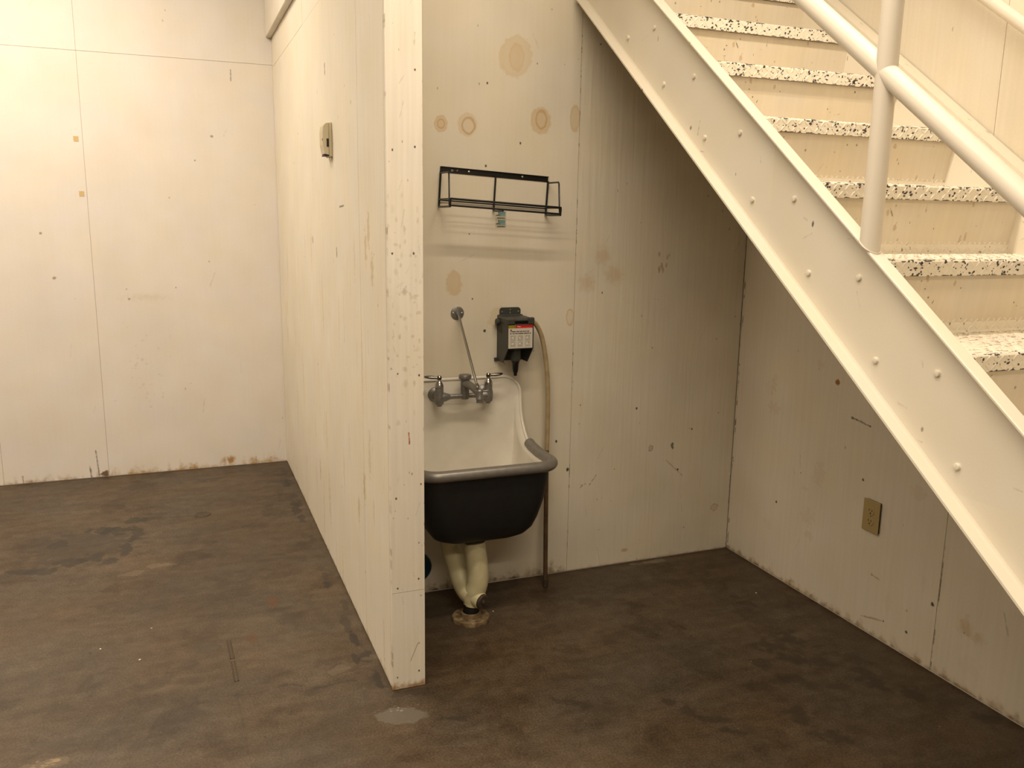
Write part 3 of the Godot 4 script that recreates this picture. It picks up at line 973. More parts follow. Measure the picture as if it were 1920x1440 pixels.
func wall_handrail() -> void:
	var c := 0.718
	var x := XR - 0.068
	var r := thing("wall_handrail", "slim cream pipe handrail fixed to the right wall above the stair", "handrail", Vector3(x, 0, -2.0))
	var st := mb()
	tube(st, [Vector3(0, c + SLOPE * 2.95, -0.95), Vector3(0, c - SLOPE * 0.3, 2.3)], 0.0185, 20)
	part("rail", st, M.pipe, r)
	for z: float in [-2.85, -0.9, 0.1]:
		st = mb()
		var y := c - SLOPE * z
		tube(st, spline([Vector3(0, y - 0.016, z + 2.0), Vector3(0.0, y - 0.05, z + 2.0), Vector3(0.03, y - 0.07, z + 2.0), Vector3(0.066, y - 0.07, z + 2.0)], 5), 0.007, 10)
		lathe(st, Vector3(0.060, y - 0.07, z + 2.0), Vector3.RIGHT, [Vector2(0, 0), Vector2(0.028, 0.0), Vector2(0.03, 0.007)], 16)
		part("bracket", st, M.pipe, r)

# ------------------------------------------------------------------ sink
const SX := 1.053      # middle of sink and taps

func plan_point(a: float, hw: float, zb: float, zf: float, rb: float, rf: float) -> Vector2:
	# a in 0..1 round a rounded rectangle from the middle of the back, towards +x; returns x offset and z
	var segs := []
	var lb := hw - rb
	var ls := (zf - zb) - rb - rf
	var lf := hw - rf
	var qb := PI * 0.5 * rb
	var qf := PI * 0.5 * rf
	segs = [lb, qb, ls, qf, lf * 2.0, qf, ls, qb, lb]
	var total := 0.0
	for v in segs:
		total += v
	var s := a * total
	var i := 0
	while i < 8 and s > segs[i]:
		s -= segs[i]
		i += 1
	match i:
		0: return Vector2(s, zb)
		1:
			var t := s / rb
			return Vector2(lb + sin(t) * rb, zb + rb - cos(t) * rb)
		2: return Vector2(hw, zb + rb + s)
		3:
			var t := s / rf
			return Vector2(hw - rf + cos(t) * rf, zf - rf + sin(t) * rf)
		4: return Vector2(lf - s, zf)
		5:
			var t := s / rf
			return Vector2(-lf - sin(t) * rf, zf - rf + cos(t) * rf)
		6: return Vector2(-hw, zf - rf - s)
		7:
			var t := s / rb
			return Vector2(-hw + rb - cos(t) * rb, zb + rb - sin(t) * rb) if false else Vector2(-(hw - rb) - cos(t) * rb, zb + rb - sin(t) * rb)
	return Vector2(-lb + s, zb)

func sink() -> void:
	var yr := 0.648
	var hw := 0.268
	var zb := ZR + 0.022
	var zf := -2.845
	var s := thing("service_sink", "white enamel wall-hung service sink with black underside and grey metal rim", "sink", Vector3(SX, yr, ZR))
	var org := Vector3(SX, yr, ZR)
	# upper edge of the basin: across the high back, down both ends in a sweep, along the arms and the front
	var edge := []
	var hi := 0.926
	edge.append_array(e3([Vector3(0, hi, zb), Vector3(0.10, hi, zb), Vector3(0.19, hi, zb)]))
	for q in arc(Vector2(hw - 0.075, hi - 0.075), 0.075, 90, 0, 8):
		edge.append(Vector3(q.x, q.y, zb + 0.008 * pow(q.x / hw, 8.0)))
	edge.append_array(e3([Vector3(hw, 0.83, zb + 0.010), Vector3(hw, 0.80, zb + 0.014), Vector3(hw, 0.775, zb + 0.020), Vector3(hw + 0.001, 0.745, zb + 0.030), Vector3(hw + 0.002, 0.718, zb + 0.044), Vector3(hw + 0.001, 0.695, zb + 0.064), Vector3(hw, 0.676, zb + 0.089), Vector3(hw, 0.663, zb + 0.117)]))
	var n_back := edge.size()
	for i in 6:
		edge.append(Vector3(hw, lerpf(0.655, yr, minf(1.0, i / 2.0)), lerpf(zb + 0.15, zf - 0.075, i / 5.0)))
	for q in arc(Vector2(hw - 0.075, zf - 0.075), 0.075, 8, 90, 8):
		edge.append(Vector3(q.x, yr, q.y))
	edge.append_array(e3([Vector3(0.12, yr, zf), Vector3(0.06, yr, zf), Vector3(0.0, yr, zf)]))
	var half := edge.size()
	for i in range(half - 2, 0, -1):
		edge.append(Vector3(-edge[i].x, edge[i].y, edge[i].z))
	# bottom of the basin, matched point for point
	var rings := []
	var N := edge.size()
	var foot := []
	for i in N:
		var f := edge_share(edge, i)
		var q := plan_point(f, 0.165, ZR + 0.085, zf - 0.075, 0.07, 0.08)
		foot.append(Vector3(q.x, 0.405, q.y))
	for k in 15:
		var t := k / 14.0
		var ring := []
		for i in N:
			var e: Vector3 = edge[i]
			var f: Vector3 = foot[i]
			var h := 1.0 - pow(1.0 - pow(t, 2.3), 1.0 / 2.3) if t < 1.0 else 1.0
			var sq := smoothstep(0.0, 0.07, t) * 0.024
			e = Vector3(e.x - signf(e.x) * minf(absf(e.x), sq), e.y, clampf(e.z, zb + sq * 0.2, zf - sq))
			var p := Vector3(lerpf(e.x, f.x, h), lerpf(e.y, f.y, t if t < 1.0 else 1.0), lerpf(e.z, f.z, h))
			ring.append(p + Vector3(SX, 0, 0) - org)
		rings.append(ring)
	for r in [0.6, 0.15]:
		var ring := []
		for i in N:
			var f: Vector3 = foot[i]
			ring.append(Vector3(f.x * r, 0.40 - 0.012 * (1.0 - r), lerpf(-3.0, f.z, r)) + Vector3(SX, 0, 0) - org)
		rings.append(ring)
	var st := mb()
	loft(st, rings, 0)
	cap(st, rings[-1])
	part("basin", st, M.enamel, s, "white enamel basin with high back")
	# rolled enamel edge round the high back
	st = mb()
	var roll := []
	for i in range(-(n_back - 1), n_back + 1):
		roll.append(edge[posmod(i, N)] + Vector3(SX, 0, 0) - org)
	tube(st, roll, 0.0065, 10)
	part("rolled_edge", st, M.enamel, s)
	# metal rim guard over arms and front
	st = mb()
	var guard := []
	for i in range(n_back - 1, N - n_back + 2):
		guard.append(edge[i] + Vector3(SX, 0, 0) - org)
	tube(st, guard, 0.0215, 16)
	part("rim_guard", st, M.rim, s, "grey metal guard along the front rim")
	# black iron underside
	st = mb()
	var outer := []
	for q in [[0.634, 0.250, 0.012, -0.004, 0.05, 0.055], [0.58, 0.247, 0.012, -0.006, 0.05, 0.06], [0.50, 0.238, 0.014, -0.014, 0.06, 0.07], [0.43, 0.224, 0.02, -0.028, 0.07, 0.08], [0.39, 0.210, 0.035, -0.042, 0.08, 0.08], [0.362, 0.190, 0.055, -0.062, 0.08, 0.08], [0.347, 0.165, 0.08, -0.085, 0.08, 0.08], [0.340, 0.13, 0.11, -0.12, 0.07, 0.07], [0.337, 0.06, 0.17, -0.16, 0.03, 0.03]]:
		var ring := []
		for i in 72:
			var u := plan_point(i / 72.0, q[1], ZR + q[2], zf + q[3], q[4], q[5])
			ring.append(Vector3(u.x + SX, q[0], u.y) - org)
		ring.reverse()
		outer.append(ring)
	outer.reverse()
	loft(st, outer, 0)
	cap(st, outer[0], true)
	part("underside", st, M.black_iron, s, "black iron underside")
	# back slab between enamel back and wall
	st = mb()
	var poly := PackedVector2Array()
	poly.append(Vector2(-hw, 0.66))
	poly.append(Vector2(hw, 0.66))
	for q in arc(Vector2(hw - 0.075, hi - 0.075), 0.075, 0, 90, 8):
		poly.append(q)
	for q in arc(Vector2(-hw + 0.075, hi - 0.075), 0.075, 90, 180, 8):
		poly.append(q)
	prism(st, poly, 0.018, Transform3D(Basis.IDENTITY, Vector3(SX, 0, ZR + 0.001) - org))
	part("back_slab", st, M.black_iron, s)

func e3(a: Array) -> Array:
	return a

func edge_share(edge: Array, i: int) -> float:
	# where this edge point lies round the basin, counted on the plan so that the sweep does not bunch up the corners
	var total := 0.0
	var here := 0.0
	for k in edge.size():
		if k == i:
			here = total
		var a: Vector3 = edge[k]
		var b: Vector3 = edge[(k + 1) % edge.size()]
		total += Vector2(b.x - a.x, b.z - a.z).length() + absf(b.y - a.y) * 0.12
	return here / total

func faucet() -> void:
	var f := thing("sink_faucet", "satin metal wall faucet with two lever handles above the sink basin", "faucet", Vector3(SX, 0.872, ZR + 0.04))
	var st: SurfaceTool
	var z := 0.05
	for s: float in [-1.0, 1.0]:
		var x := s * 0.1035
		st = mb()   # wall shank and flange
		lathe(st, Vector3(x, -0.004, -0.012), Vector3.BACK, [Vector2(0, 0), Vector2(0.030, 0.0), Vector2(0.029, 0.006), Vector2(0.020, 0.014), Vector2(0.0165, 0.016), Vector2(0.0165, 0.05)], 24)
		part("wall_flange", st, M.brass, f)
		st = mb()   # valve body: pear-shaped, closed below
		lathe(st, Vector3(x, 0, z), Vector3.UP, [Vector2(0, -0.040), Vector2(0.009, -0.040), Vector2(0.010, -0.036), Vector2(0.0165, -0.031), Vector2(0.0195, -0.018), Vector2(0.0195, 0.004), Vector2(0.0165, 0.020), Vector2(0.0165, 0.040)], 24)
		lathe(st, Vector3(x - s * 0.008, -0.004, z), Vector3.RIGHT * -s, [Vector2(0.019, 0.0), Vector2(0.0185, 0.016), Vector2(0.0145, 0.026), Vector2(0.0115, 0.036)], 20)
		part("valve_body", st, M.brass, f)
		st = mb()   # chrome bonnet
		lathe(st, Vector3(x, 0.038, z), Vector3.UP, [Vector2(0.0175, 0.0), Vector2(0.0175, 0.006), Vector2(0.0145, 0.015), Vector2(0.010, 0.021), Vector2(0.0075, 0.025), Vector2(0.0075, 0.033)], 24)
		part("bonnet", st, M.chrome, f)
		st = mb()   # lever: hub and flat blade
		lathe(st, Vector3(x, 0.068, z), Vector3.UP, [Vector2(0.0085, 0.0), Vector2(0.0095, 0.003), Vector2(0.0095, 0.011), Vector2(0.006, 0.016), Vector2(0, 0.0165)], 18)
		var dir := Vector3(s, 0.0, 0.12 if s > 0 else -0.35).normalized()
		var side := Vector3.UP.cross(dir)
		var rings := []
		for q in [[0.006, 0.0055, 0.0055, 0.0], [0.016, 0.0065, 0.006, 0.0], [0.030, 0.0090, 0.0075, 0.001], [0.045, 0.0100, 0.0065, 0.002], [0.056, 0.008, 0.004, 0.0035], [0.060, 0.003, 0.0015, 0.004]]:
			var ring := []
			for i in 12:
				var a := TAU * i / 12.0
				ring.append(Vector3(x, 0.0755 + q[3], z) + dir * q[0] + side * cos(a) * q[1] + Vector3.UP * sin(a) * q[2])
			rings.append(ring)
		loft(st, rings, 0)
		cap(st, rings[-1])
		part("lever_handle", st, M.dark_chrome, f)
	st = mb()
	tube(st, [Vector3(-0.08, -0.004, z), Vector3(0.08, -0.004, z)], 0.0105, 20)
	part("cross_tube", st, M.brass, f)
	st = mb()   # vacuum breaker column with fluted cap
	lathe(st, Vector3(0.004, -0.004, z), Vector3.UP, [Vector2(0.0155, -0.012), Vector2(0.0175, 0.0), Vector2(0.0165, 0.014), Vector2(0.0175, 0.030), Vector2(0.018, 0.034), Vector2(0.018, 0.068)], 24)
	part("breaker_column", st, M.brass, f)
	st = mb()
	lathe(st, Vector3(0.004, 0.064, z), Vector3.UP, [Vector2(0.018, 0.0), Vector2(0.0245, 0.003), Vector2(0.0255, 0.006), Vector2(0.0255, 0.015), Vector2(0.0235, 0.019), Vector2(0.012, 0.0205), Vector2(0, 0.021)], 28)
	part("breaker_cap", st, M.brass, f)
	# spout reaching out over the basin, threaded end turned down
	st = mb()
	var tip := Vector3(0.012, 0.034, z + 0.155)
	tube(st, spline([Vector3(0.004, 0.046, z), Vector3(0.006, 0.050, z + 0.04), Vector3(0.008, 0.047, z + 0.09), Vector3(0.010, 0.039, z + 0.13), tip], 6), [0.0155, 0.0155, 0.0155, 0.0155, 0.0155, 0.0155, 0.015, 0.015, 0.015, 0.015, 0.015, 0.015, 0.0145, 0.0145, 0.0145, 0.0145, 0.0145, 0.0145, 0.014, 0.014, 0.014, 0.014, 0.014, 0.014, 0.014], 18)
	part("spout", st, M.brass, f)
	st = mb()
	lathe(st, tip + Vector3(0, 0.018, 0), Vector3.DOWN, [Vector2(0, 0), Vector2(0.010, 0.0), Vector2(0.0135, 0.005), Vector2(0.013, 0.030), Vector2(0.015, 0.033), Vector2(0.015, 0.039), Vector2(0.0125, 0.041), Vector2(0.0125, 0.052), Vector2(0.009, 0.052)], 22)
	part("spout_outlet", st, M.brass, f)
	st = mb()   # pail hook on the spout
	tube(st, spline([tip + Vector3(0.004, 0.012, -0.01), tip + Vector3(0.018, 0.010, 0.0), tip + Vector3(0.034, 0.014, 0.006), tip + Vector3(0.040, 0.026, 0.008)], 5), 0.0045, 10)
	part("pail_hook", st, M.brass, f)
	# brace rod from spout up to its wall flange
	st = mb()
	var foot := tip + Vector3(-0.004, 0.028, -0.02)
	var top := Vector3(1.052, 1.195, ZR + 0.012) - f.position
	tube(st, [foot, top], 0.0052, 12)
	lathe(st, foot + (foot - top).normalized() * 0.012, (top - foot), [Vector2(0.004, 0), Vector2(0.0085, 0.004), Vector2(0.0085, 0.018), Vector2(0.0055, 0.024)], 12)
	part("brace_rod", st, M.chrome, f)
	st = mb()
	var wf := Vector3(1.052, 1.193, ZR + 0.0005) - f.position
	lathe(st, wf, Vector3.BACK, [Vector2(0, 0), Vector2(0.0275, 0.0), Vector2(0.0275, 0.003), Vector2(0.024, 0.005), Vector2(0.011, 0.006), Vector2(0.010, 0.012), Vector2(0, 0.013)], 28)
	var bf := part("brace_flange", st, M.brass, f)
	for d: float in [-0.0185, 0.0185]:
		st = mb()
		lathe(st, wf + Vector3(d, 0, 0.0045), Vector3.BACK, [Vector2(0.004, 0), Vector2(0.004, 0.001), Vector2(0, 0.003)], 10)
		part("screw", st, M.screw, bf)

func drain() -> void:
	var d := thing("trap_standard", "cream-painted cast drain trap standing under the sink", "drain pipe", Vector3(1.018, 0, -2.985))
	var st := mb()
	tube(st, spline([Vector3(0.014, 0.329, 0.0), Vector3(0.018, 0.29, 0.0), Vector3(0.026, 0.22, 0.002), Vector3(0.026, 0.16, 0.002), Vector3(0.016, 0.115, 0.0), Vector3(0.008, 0.085, 0.0), Vector3(0.004, 0.062, 0.0)], 6), [0.043, 0.0428, 0.0426, 0.0424, 0.0422, 0.042, 0.042, 0.0421, 0.0423, 0.0425, 0.0427, 0.0429, 0.043, 0.0432, 0.0434, 0.0436, 0.0436, 0.0436, 0.0436, 0.0434, 0.0432, 0.043, 0.0428, 0.0425, 0.042, 0.041, 0.040, 0.039, 0.038, 0.037, 0.0365, 0.036, 0.035, 0.034, 0.034, 0.034, 0.034], 28)
	part("riser_pipe", st, M.trap, d)
	st = mb()
	tube(st, spline([Vector3(-0.055, 0.322, -0.10), Vector3(-0.05, 0.28, -0.11), Vector3(-0.03, 0.20, -0.10), Vector3(-0.018, 0.14, -0.07), Vector3(-0.008, 0.11, -0.03), Vector3(0.005, 0.10, 0.0)], 6), 0.040, 22)
	part("trap_bend", st, M.trap, d)
	st = mb()
	var ax := Vector3(0.42, -0.1, 0.9).normalized()
	lathe(st, Vector3(0.016, 0.095, 0.012), ax, [Vector2(0.034, 0.0), Vector2(0.033, 0.028), Vector2(0.030, 0.034)], 24)
	var br := part("cleanout_branch", st, M.trap, d)
	st = mb()
	lathe(st, Vector3(0.016, 0.095, 0.012) + ax * 0.032, ax, [Vector2(0.0285, 0.0), Vector2(0.0285, 0.009), Vector2(0.026, 0.012), Vector2(0, 0.0125)], 24)
	lathe(st, Vector3(0.016, 0.095, 0.012) + ax * 0.043, ax, [Vector2(0.010, 0.0), Vector2(0.010, 0.009), Vector2(0, 0.0095)], 4)
	part("cleanout_plug", st, M.plug, br, "brown round cleanout plug")
	st = mb()
	lathe(st, Vector3(0, 0.0, 0), Vector3.UP, [Vector2(0.030, 0.02), Vector2(0.030, 0.070)], 24)
	part("waste_stub", st, M.plastic_dark, d)
	st = mb()
	lathe(st, Vector3.ZERO, Vector3.UP, [Vector2(0.076, 0.0), Vector2(0.077, 0.008), Vector2(0.074, 0.017), Vector2(0.069, 0.020), Vector2(0.050, 0.016), Vector2(0.042, 0.018), Vector2(0.039, 0.034), Vector2(0.033, 0.036), Vector2(0.031, 0.024), Vector2(0.0, 0.022)], 36)
	part("floor_flange", st, M.rusty, d, "rust-stained round floor flange")

func dispenser() -> void:
	var d := thing("chemical_dispenser", "dark grey plastic dispenser with printed label and black nozzle beside the hose", "dispenser", Vector3(1.28, 0.99, ZR))
	var st := mb()
	var x0 := -0.056
	var x1 := 0.056
	# back plate with rounded mounting tab
	box(st, Vector3(x0, 0.0, 0.001), Vector3(x1, 0.192, 0.010), 0.003)
	part("back_plate", st, M.plastic, d)
	st = mb()
	var poly := PackedVector2Array([Vector2(-0.046, 0.185), Vector2(0.046, 0.185)])
	for q in arc(Vector2(0.034, 0.209), 0.012, 0, 90, 5):
		poly.append(q)
	for q in arc(Vector2(-0.034, 0.209), 0.012, 90, 180, 5):
		poly.append(q)
	prism(st, poly, 0.006, Transform3D(Basis.IDENTITY, Vector3(0, 0, 0.001)))
	var tab := part("mounting_tab", st, M.plastic, d)
	for q in [[-0.036, 0.204], [0.0, 0.212], [0.0, 0.200], [0.036, 0.204]]:
		st = mb()
		lathe(st, Vector3(q[0], q[1], 0.007), Vector3.BACK, [Vector2(0.0032, 0), Vector2(0.0032, 0.001), Vector2(0, 0.002)], 10)
		part("screw", st, M.screw, tab)
	# cheeks: cut back below the front
	var cheek := PackedVector2Array([Vector2(0.004, 0.002), Vector2(0.07, 0.002), Vector2(0.128, 0.066), Vector2(0.128, 0.172), Vector2(0.004, 0.178)])
	for x: float in [x0, x1 - 0.004]:
		st = mb()
		prism(st, cheek, 0.004, Transform3D(Basis(Vector3.BACK, Vector3.UP, Vector3.LEFT), Vector3(x + 0.004, 0, 0)))
		part("side_panel", st, M.plastic, d)
	st = mb()
	box(st, Vector3(x0 + 0.0005, 0.065, 0.124), Vector3(x1 - 0.0005, 0.166, 0.130), 0.002)
	part("front_panel", st, M.plastic, d)
	# lid with a finger recess in the front and raised hinge blocks
	st = mb()
	box(st, Vector3(x0 - 0.002, 0.164, 0.006), Vector3(x1 + 0.002, 0.188, 0.118), 0.004)
	box(st, Vector3(x0 - 0.002, 0.164, 0.116), Vector3(-0.026, 0.188, 0.134), 0.004)
	box(st, Vector3(0.030, 0.164, 0.116), Vector3(x1 + 0.002, 0.192, 0.134), 0.004)
	box(st, Vector3(-0.028, 0.177, 0.116), Vector3(0.032, 0.186, 0.134), 0.003)
	var lid := part("lid", st, M.plastic, d)
	st = mb()
	box(st, Vector3(-0.026, 0.160, 0.116), Vector3(0.030, 0.178, 0.1225), 0.001)
	part("finger_recess", st, M.plastic_dark, lid)
	st = mb()
	lathe(st, Vector3(x0 - 0.001, 0.165, 0.028), Vector3.LEFT, [Vector2(0.013, 0), Vector2(0.0145, 0.003), Vector2(0.0145, 0.012), Vector2(0.010, 0.015), Vector2(0, 0.0155)], 14)
	part("side_knob", st, M.plastic, d)
	st = mb()
	box(st, Vector3(x0 - 0.0012, 0.122, 0.012), Vector3(x0 + 0.001, 0.150, 0.060), 0.0008)
	part("side_vent", st, M.plastic_dark, d)
	st = mb()
	box(st, Vector3(x0 - 0.012, 0.0, 0.001), Vector3(x0 + 0.004, 0.014, 0.014), 0.002)
	part("foot_lug", st, M.plastic, d)
	# bottle neck and nozzle
	st = mb()
	lathe(st, Vector3(-0.004, 0.075, 0.085), Vector3.DOWN, [Vector2(0, 0), Vector2(0.0215, 0.0), Vector2(0.0215, 0.055), Vector2(0.019, 0.064), Vector2(0.013, 0.066)], 22)
	part("bottle_neck", st, M.plastic, d)
	st = mb()
	lathe(st, Vector3(-0.004, 0.012, 0.085), Vector3.DOWN, [Vector2(0.0165, 0.0), Vector2(0.017, 0.006), Vector2(0.0145, 0.010), Vector2(0.0125, 0.035), Vector2(0.0105, 0.048), Vector2(0.0075, 0.053), Vector2(0.0065, 0.064), Vector2(0.004, 0.064)], 20)
	part("nozzle", st, M.nozzle, d)
	# printed label
	st = mb()
	var lx0 := -0.0545
	var lx1 := 0.050
	quad(st, Vector3(lx0, 0.069, 0.1304), Vector3(lx1, 0.069, 0.1304), Vector3(lx1, 0.162, 0.1304), Vector3(lx0, 0.162, 0.1304), -1, Vector2(0, 1), Vector2(1, 1), Vector2(1, 0), Vector2(0, 0))
	quad(st, Vector3(lx1, 0.069, 0.1301), Vector3(lx0, 0.069, 0.1301), Vector3(lx0, 0.162, 0.1301), Vector3(lx1, 0.162, 0.1301))
	part("label", st, pictured(label_tex(), 0.35), d, "white label with red and yellow heading")
	# hose leaving at the right and hanging to the floor
	var h := thing("drain_hose", "tan flexible hose hanging from the dispenser to the floor", "hose", Vector3(1.42, 0, -3.165))
	var o := h.position
	var path := spline([Vector3(1.338, 1.158, ZR + 0.075), Vector3(1.365, 1.150, ZR + 0.072), Vector3(1.396, 1.10, ZR + 0.066), Vector3(1.416, 1.03, ZR + 0.06), Vector3(1.430, 0.95, ZR + 0.056), Vector3(1.438, 0.86, ZR + 0.053), Vector3(1.441, 0.76, ZR + 0.052), Vector3(1.440, 0.66, ZR + 0.055), Vector3(1.438, 0.60, ZR + 0.057)], 6)
	st = mb()
	for i in path.size():
		path[i] -= o
	tube(st, path, 0.0098, 16)
	part("hose", st, M.hose, h)
	path = spline([Vector3(1.438, 0.60, ZR + 0.057), Vector3(1.436, 0.45, ZR + 0.065), Vector3(1.431, 0.25, ZR + 0.082), Vector3(1.424, 0.06, ZR + 0.105), Vector3(1.422, 0.035, ZR + 0.11)], 6)
	for i in path.size():
		path[i] -= o
	st = mb()
	tube(st, path, 0.0098, 16)
	part("hose_end", st, M.hose_dark, h, "brown-stained lower run of the hose")
	st = mb()
	lathe(st, path[-1] + Vector3(0, 0.008, 0), Vector3(-0.01, -1, 0.12), [Vector2(0.0115, 0.0), Vector2(0.0125, 0.004), Vector2(0.0125, 0.018), Vector2(0.0115, 0.020), Vector2(0.0115, 0.041), Vector2(0.006, 0.042)], 18)
	part("hose_coupling", st, M.plug, h)

func label_tex() -> ImageTexture:
	var im := Image.create(210, 186, false, Image.FORMAT_RGB8)
	im.fill(Color8(206, 200, 188))
	im.fill_rect(Rect2i(0, 0, 62, 24), Color8(150, 132, 34))
	im.fill_rect(Rect2i(62, 0, 148, 24), Color8(196, 30, 34))
	var r := RandomNumberGenerator.new()
	r.seed = 4
	# heading: a light triangle and a short scrawl, then small print
	for y in 11:
		im.fill_rect(Rect2i(50 - y / 2, 7 + y, y + 1, 1), Color8(60, 40, 20) if y % 10 else Color8(230, 220, 200))
	for i in 16:
		im.fill_rect(Rect2i(74 + i * 2, 6 + r.randi() % 5, 2, 4), Color8(240, 226, 214))
	for i in 40:
		im.fill_rect(Rect2i(80 + i * 3, 17 + r.randi() % 2, 2, 2), Color8(236, 170, 160))
	im.fill_rect(Rect2i(14, 34, 16, 8), Color8(30, 30, 26))
	# two lines of bold print too small to read
	for l in 2:
		var x := 14
		while x < [178, 194][l]:
			var w := 2 + r.randi() % 4
			im.fill_rect(Rect2i(x, 46 + l * 16, w, 8 + r.randi() % 3), Color8(34, 33, 30))
			x += w + 1 + (4 if r.randf() < 0.12 else 0)
	# six little instruction drawings in two rows
	for c in 3:
		for rw in 2:
			var ox: int = 18 + c * 64
			var oy: int = 82 + rw * 48
			im.fill_rect(Rect2i(ox, oy, 44, 40), Color8(182, 177, 164))
			for i in 34:
				im.fill_rect(Rect2i(ox + r.randi() % 40, oy + r.randi() % 36, 1 + r.randi() % 6, 1 + r.randi() % 3), [Color8(110, 106, 98), Color8(150, 146, 136), Color8(226, 222, 212), Color8(70, 68, 64)][r.randi() % 4])
			im.fill_rect(Rect2i(ox + 10, oy + 12, 10 + r.randi() % 8, 14), Color8(216, 212, 200))
			for i in 12:
				im.fill_rect(Rect2i(ox - 2 + i * 4, oy + 41, 3, 2), Color8(90, 86, 78))
	return ImageTexture.create_from_image(im)

func rack() -> void:
	var k := thing("wire_rack", "black wire bottle rack screwed crookedly to the wall above the faucet", "rack", Vector3(1.205, 1.665, ZR))
	k.rotation.z = -0.056
	var st := mb()
	# coordinates in the rack's own tilted frame, origin in its middle on the wall
	box(st, Vector3(-0.230, 0.068, 0.001), Vector3(0.230, 0.090, 0.0045), 0.001)
	box(st, Vector3(-0.230, 0.0875, 0.0045), Vector3(0.230, 0.090, 0.012), 0.0008)
	var pl := part("back_strip", st, M.wire, k)
	for x: float in [-0.112, 0.116]:
		st = mb()
		lathe(st, Vector3(x, 0.079, 0.0045), Vector3.BACK, [Vector2(0.0045, 0), Vector2(0.004, 0.0015), Vector2(0, 0.003)], 12)
		part("screw", st, M.screw, pl)
	st = mb()
	var q := RandomNumberGenerator.new()
	q.seed = 3
	for i in 14:
		var x := -0.192 + q.randf() * 0.034
		box(st, Vector3(x, 0.073 + q.randf() * 0.008, 0.0045), Vector3(x + 0.001 + q.randf() * 0.003, 0.076 + q.randf() * 0.008, 0.0049))
	part("paint_scratch", st, M.screw, pl, "scratched patch at the strip's left end")
	var D := 0.155
	var r := 0.0033
	var yb := -0.064
	for x: float in [-0.2285, 0.0, 0.2285]:
		st = mb()
		tube(st, spline([Vector3(x, 0.072, 0.008), Vector3(x, 0.0, 0.008), Vector3(x, yb + 0.006, 0.008), Vector3(x, yb, 0.014), Vector3(x, yb - 0.001, 0.06), Vector3(x, yb, D if x != 0.0 else 0.115)], 4), r * (1.25 if x != 0.0 else 1.1), 10)
		part("upright", st, M.wire, k)
	for s: float in [-1.0, 1.0]:
		st = mb()   # end loop
		var x := s * 0.2285
		tube(st, [Vector3(x, 0.064, 0.006), Vector3(x, 0.064, 0.112), Vector3(x, 0.058, 0.118), Vector3(x, -0.04, 0.140), Vector3(x, yb, 0.146)], r, 8)
		part("end_loop", st, M.wire, k)
		st = mb()
		tube(st, [Vector3(x, yb, D - 0.001), Vector3(x, -0.040, D), Vector3(x - s * 0.004, -0.0355, D)], r * 1.2, 8)
		part("lip_upright", st, M.wire, k)
		st = mb()
		tube(st, [Vector3(x, -0.036, 0.008), Vector3(x, -0.036, D)], r, 8)
		part("side_bar", st, M.wire, k)
	for b in [[-0.0355, D, 1.3], [-0.060, D - 0.002, 1.1], [-0.0385, 0.010, 0.9], [-0.0645, 0.045, 0.0]]:
		if b[2] == 0.0:
			continue
		st = mb()
		tube(st, [Vector3(-0.2285, b[0], b[1]), Vector3(0.2285, b[0], b[1])], r * b[2], 8)
		part("long_bar", st, M.wire, k)

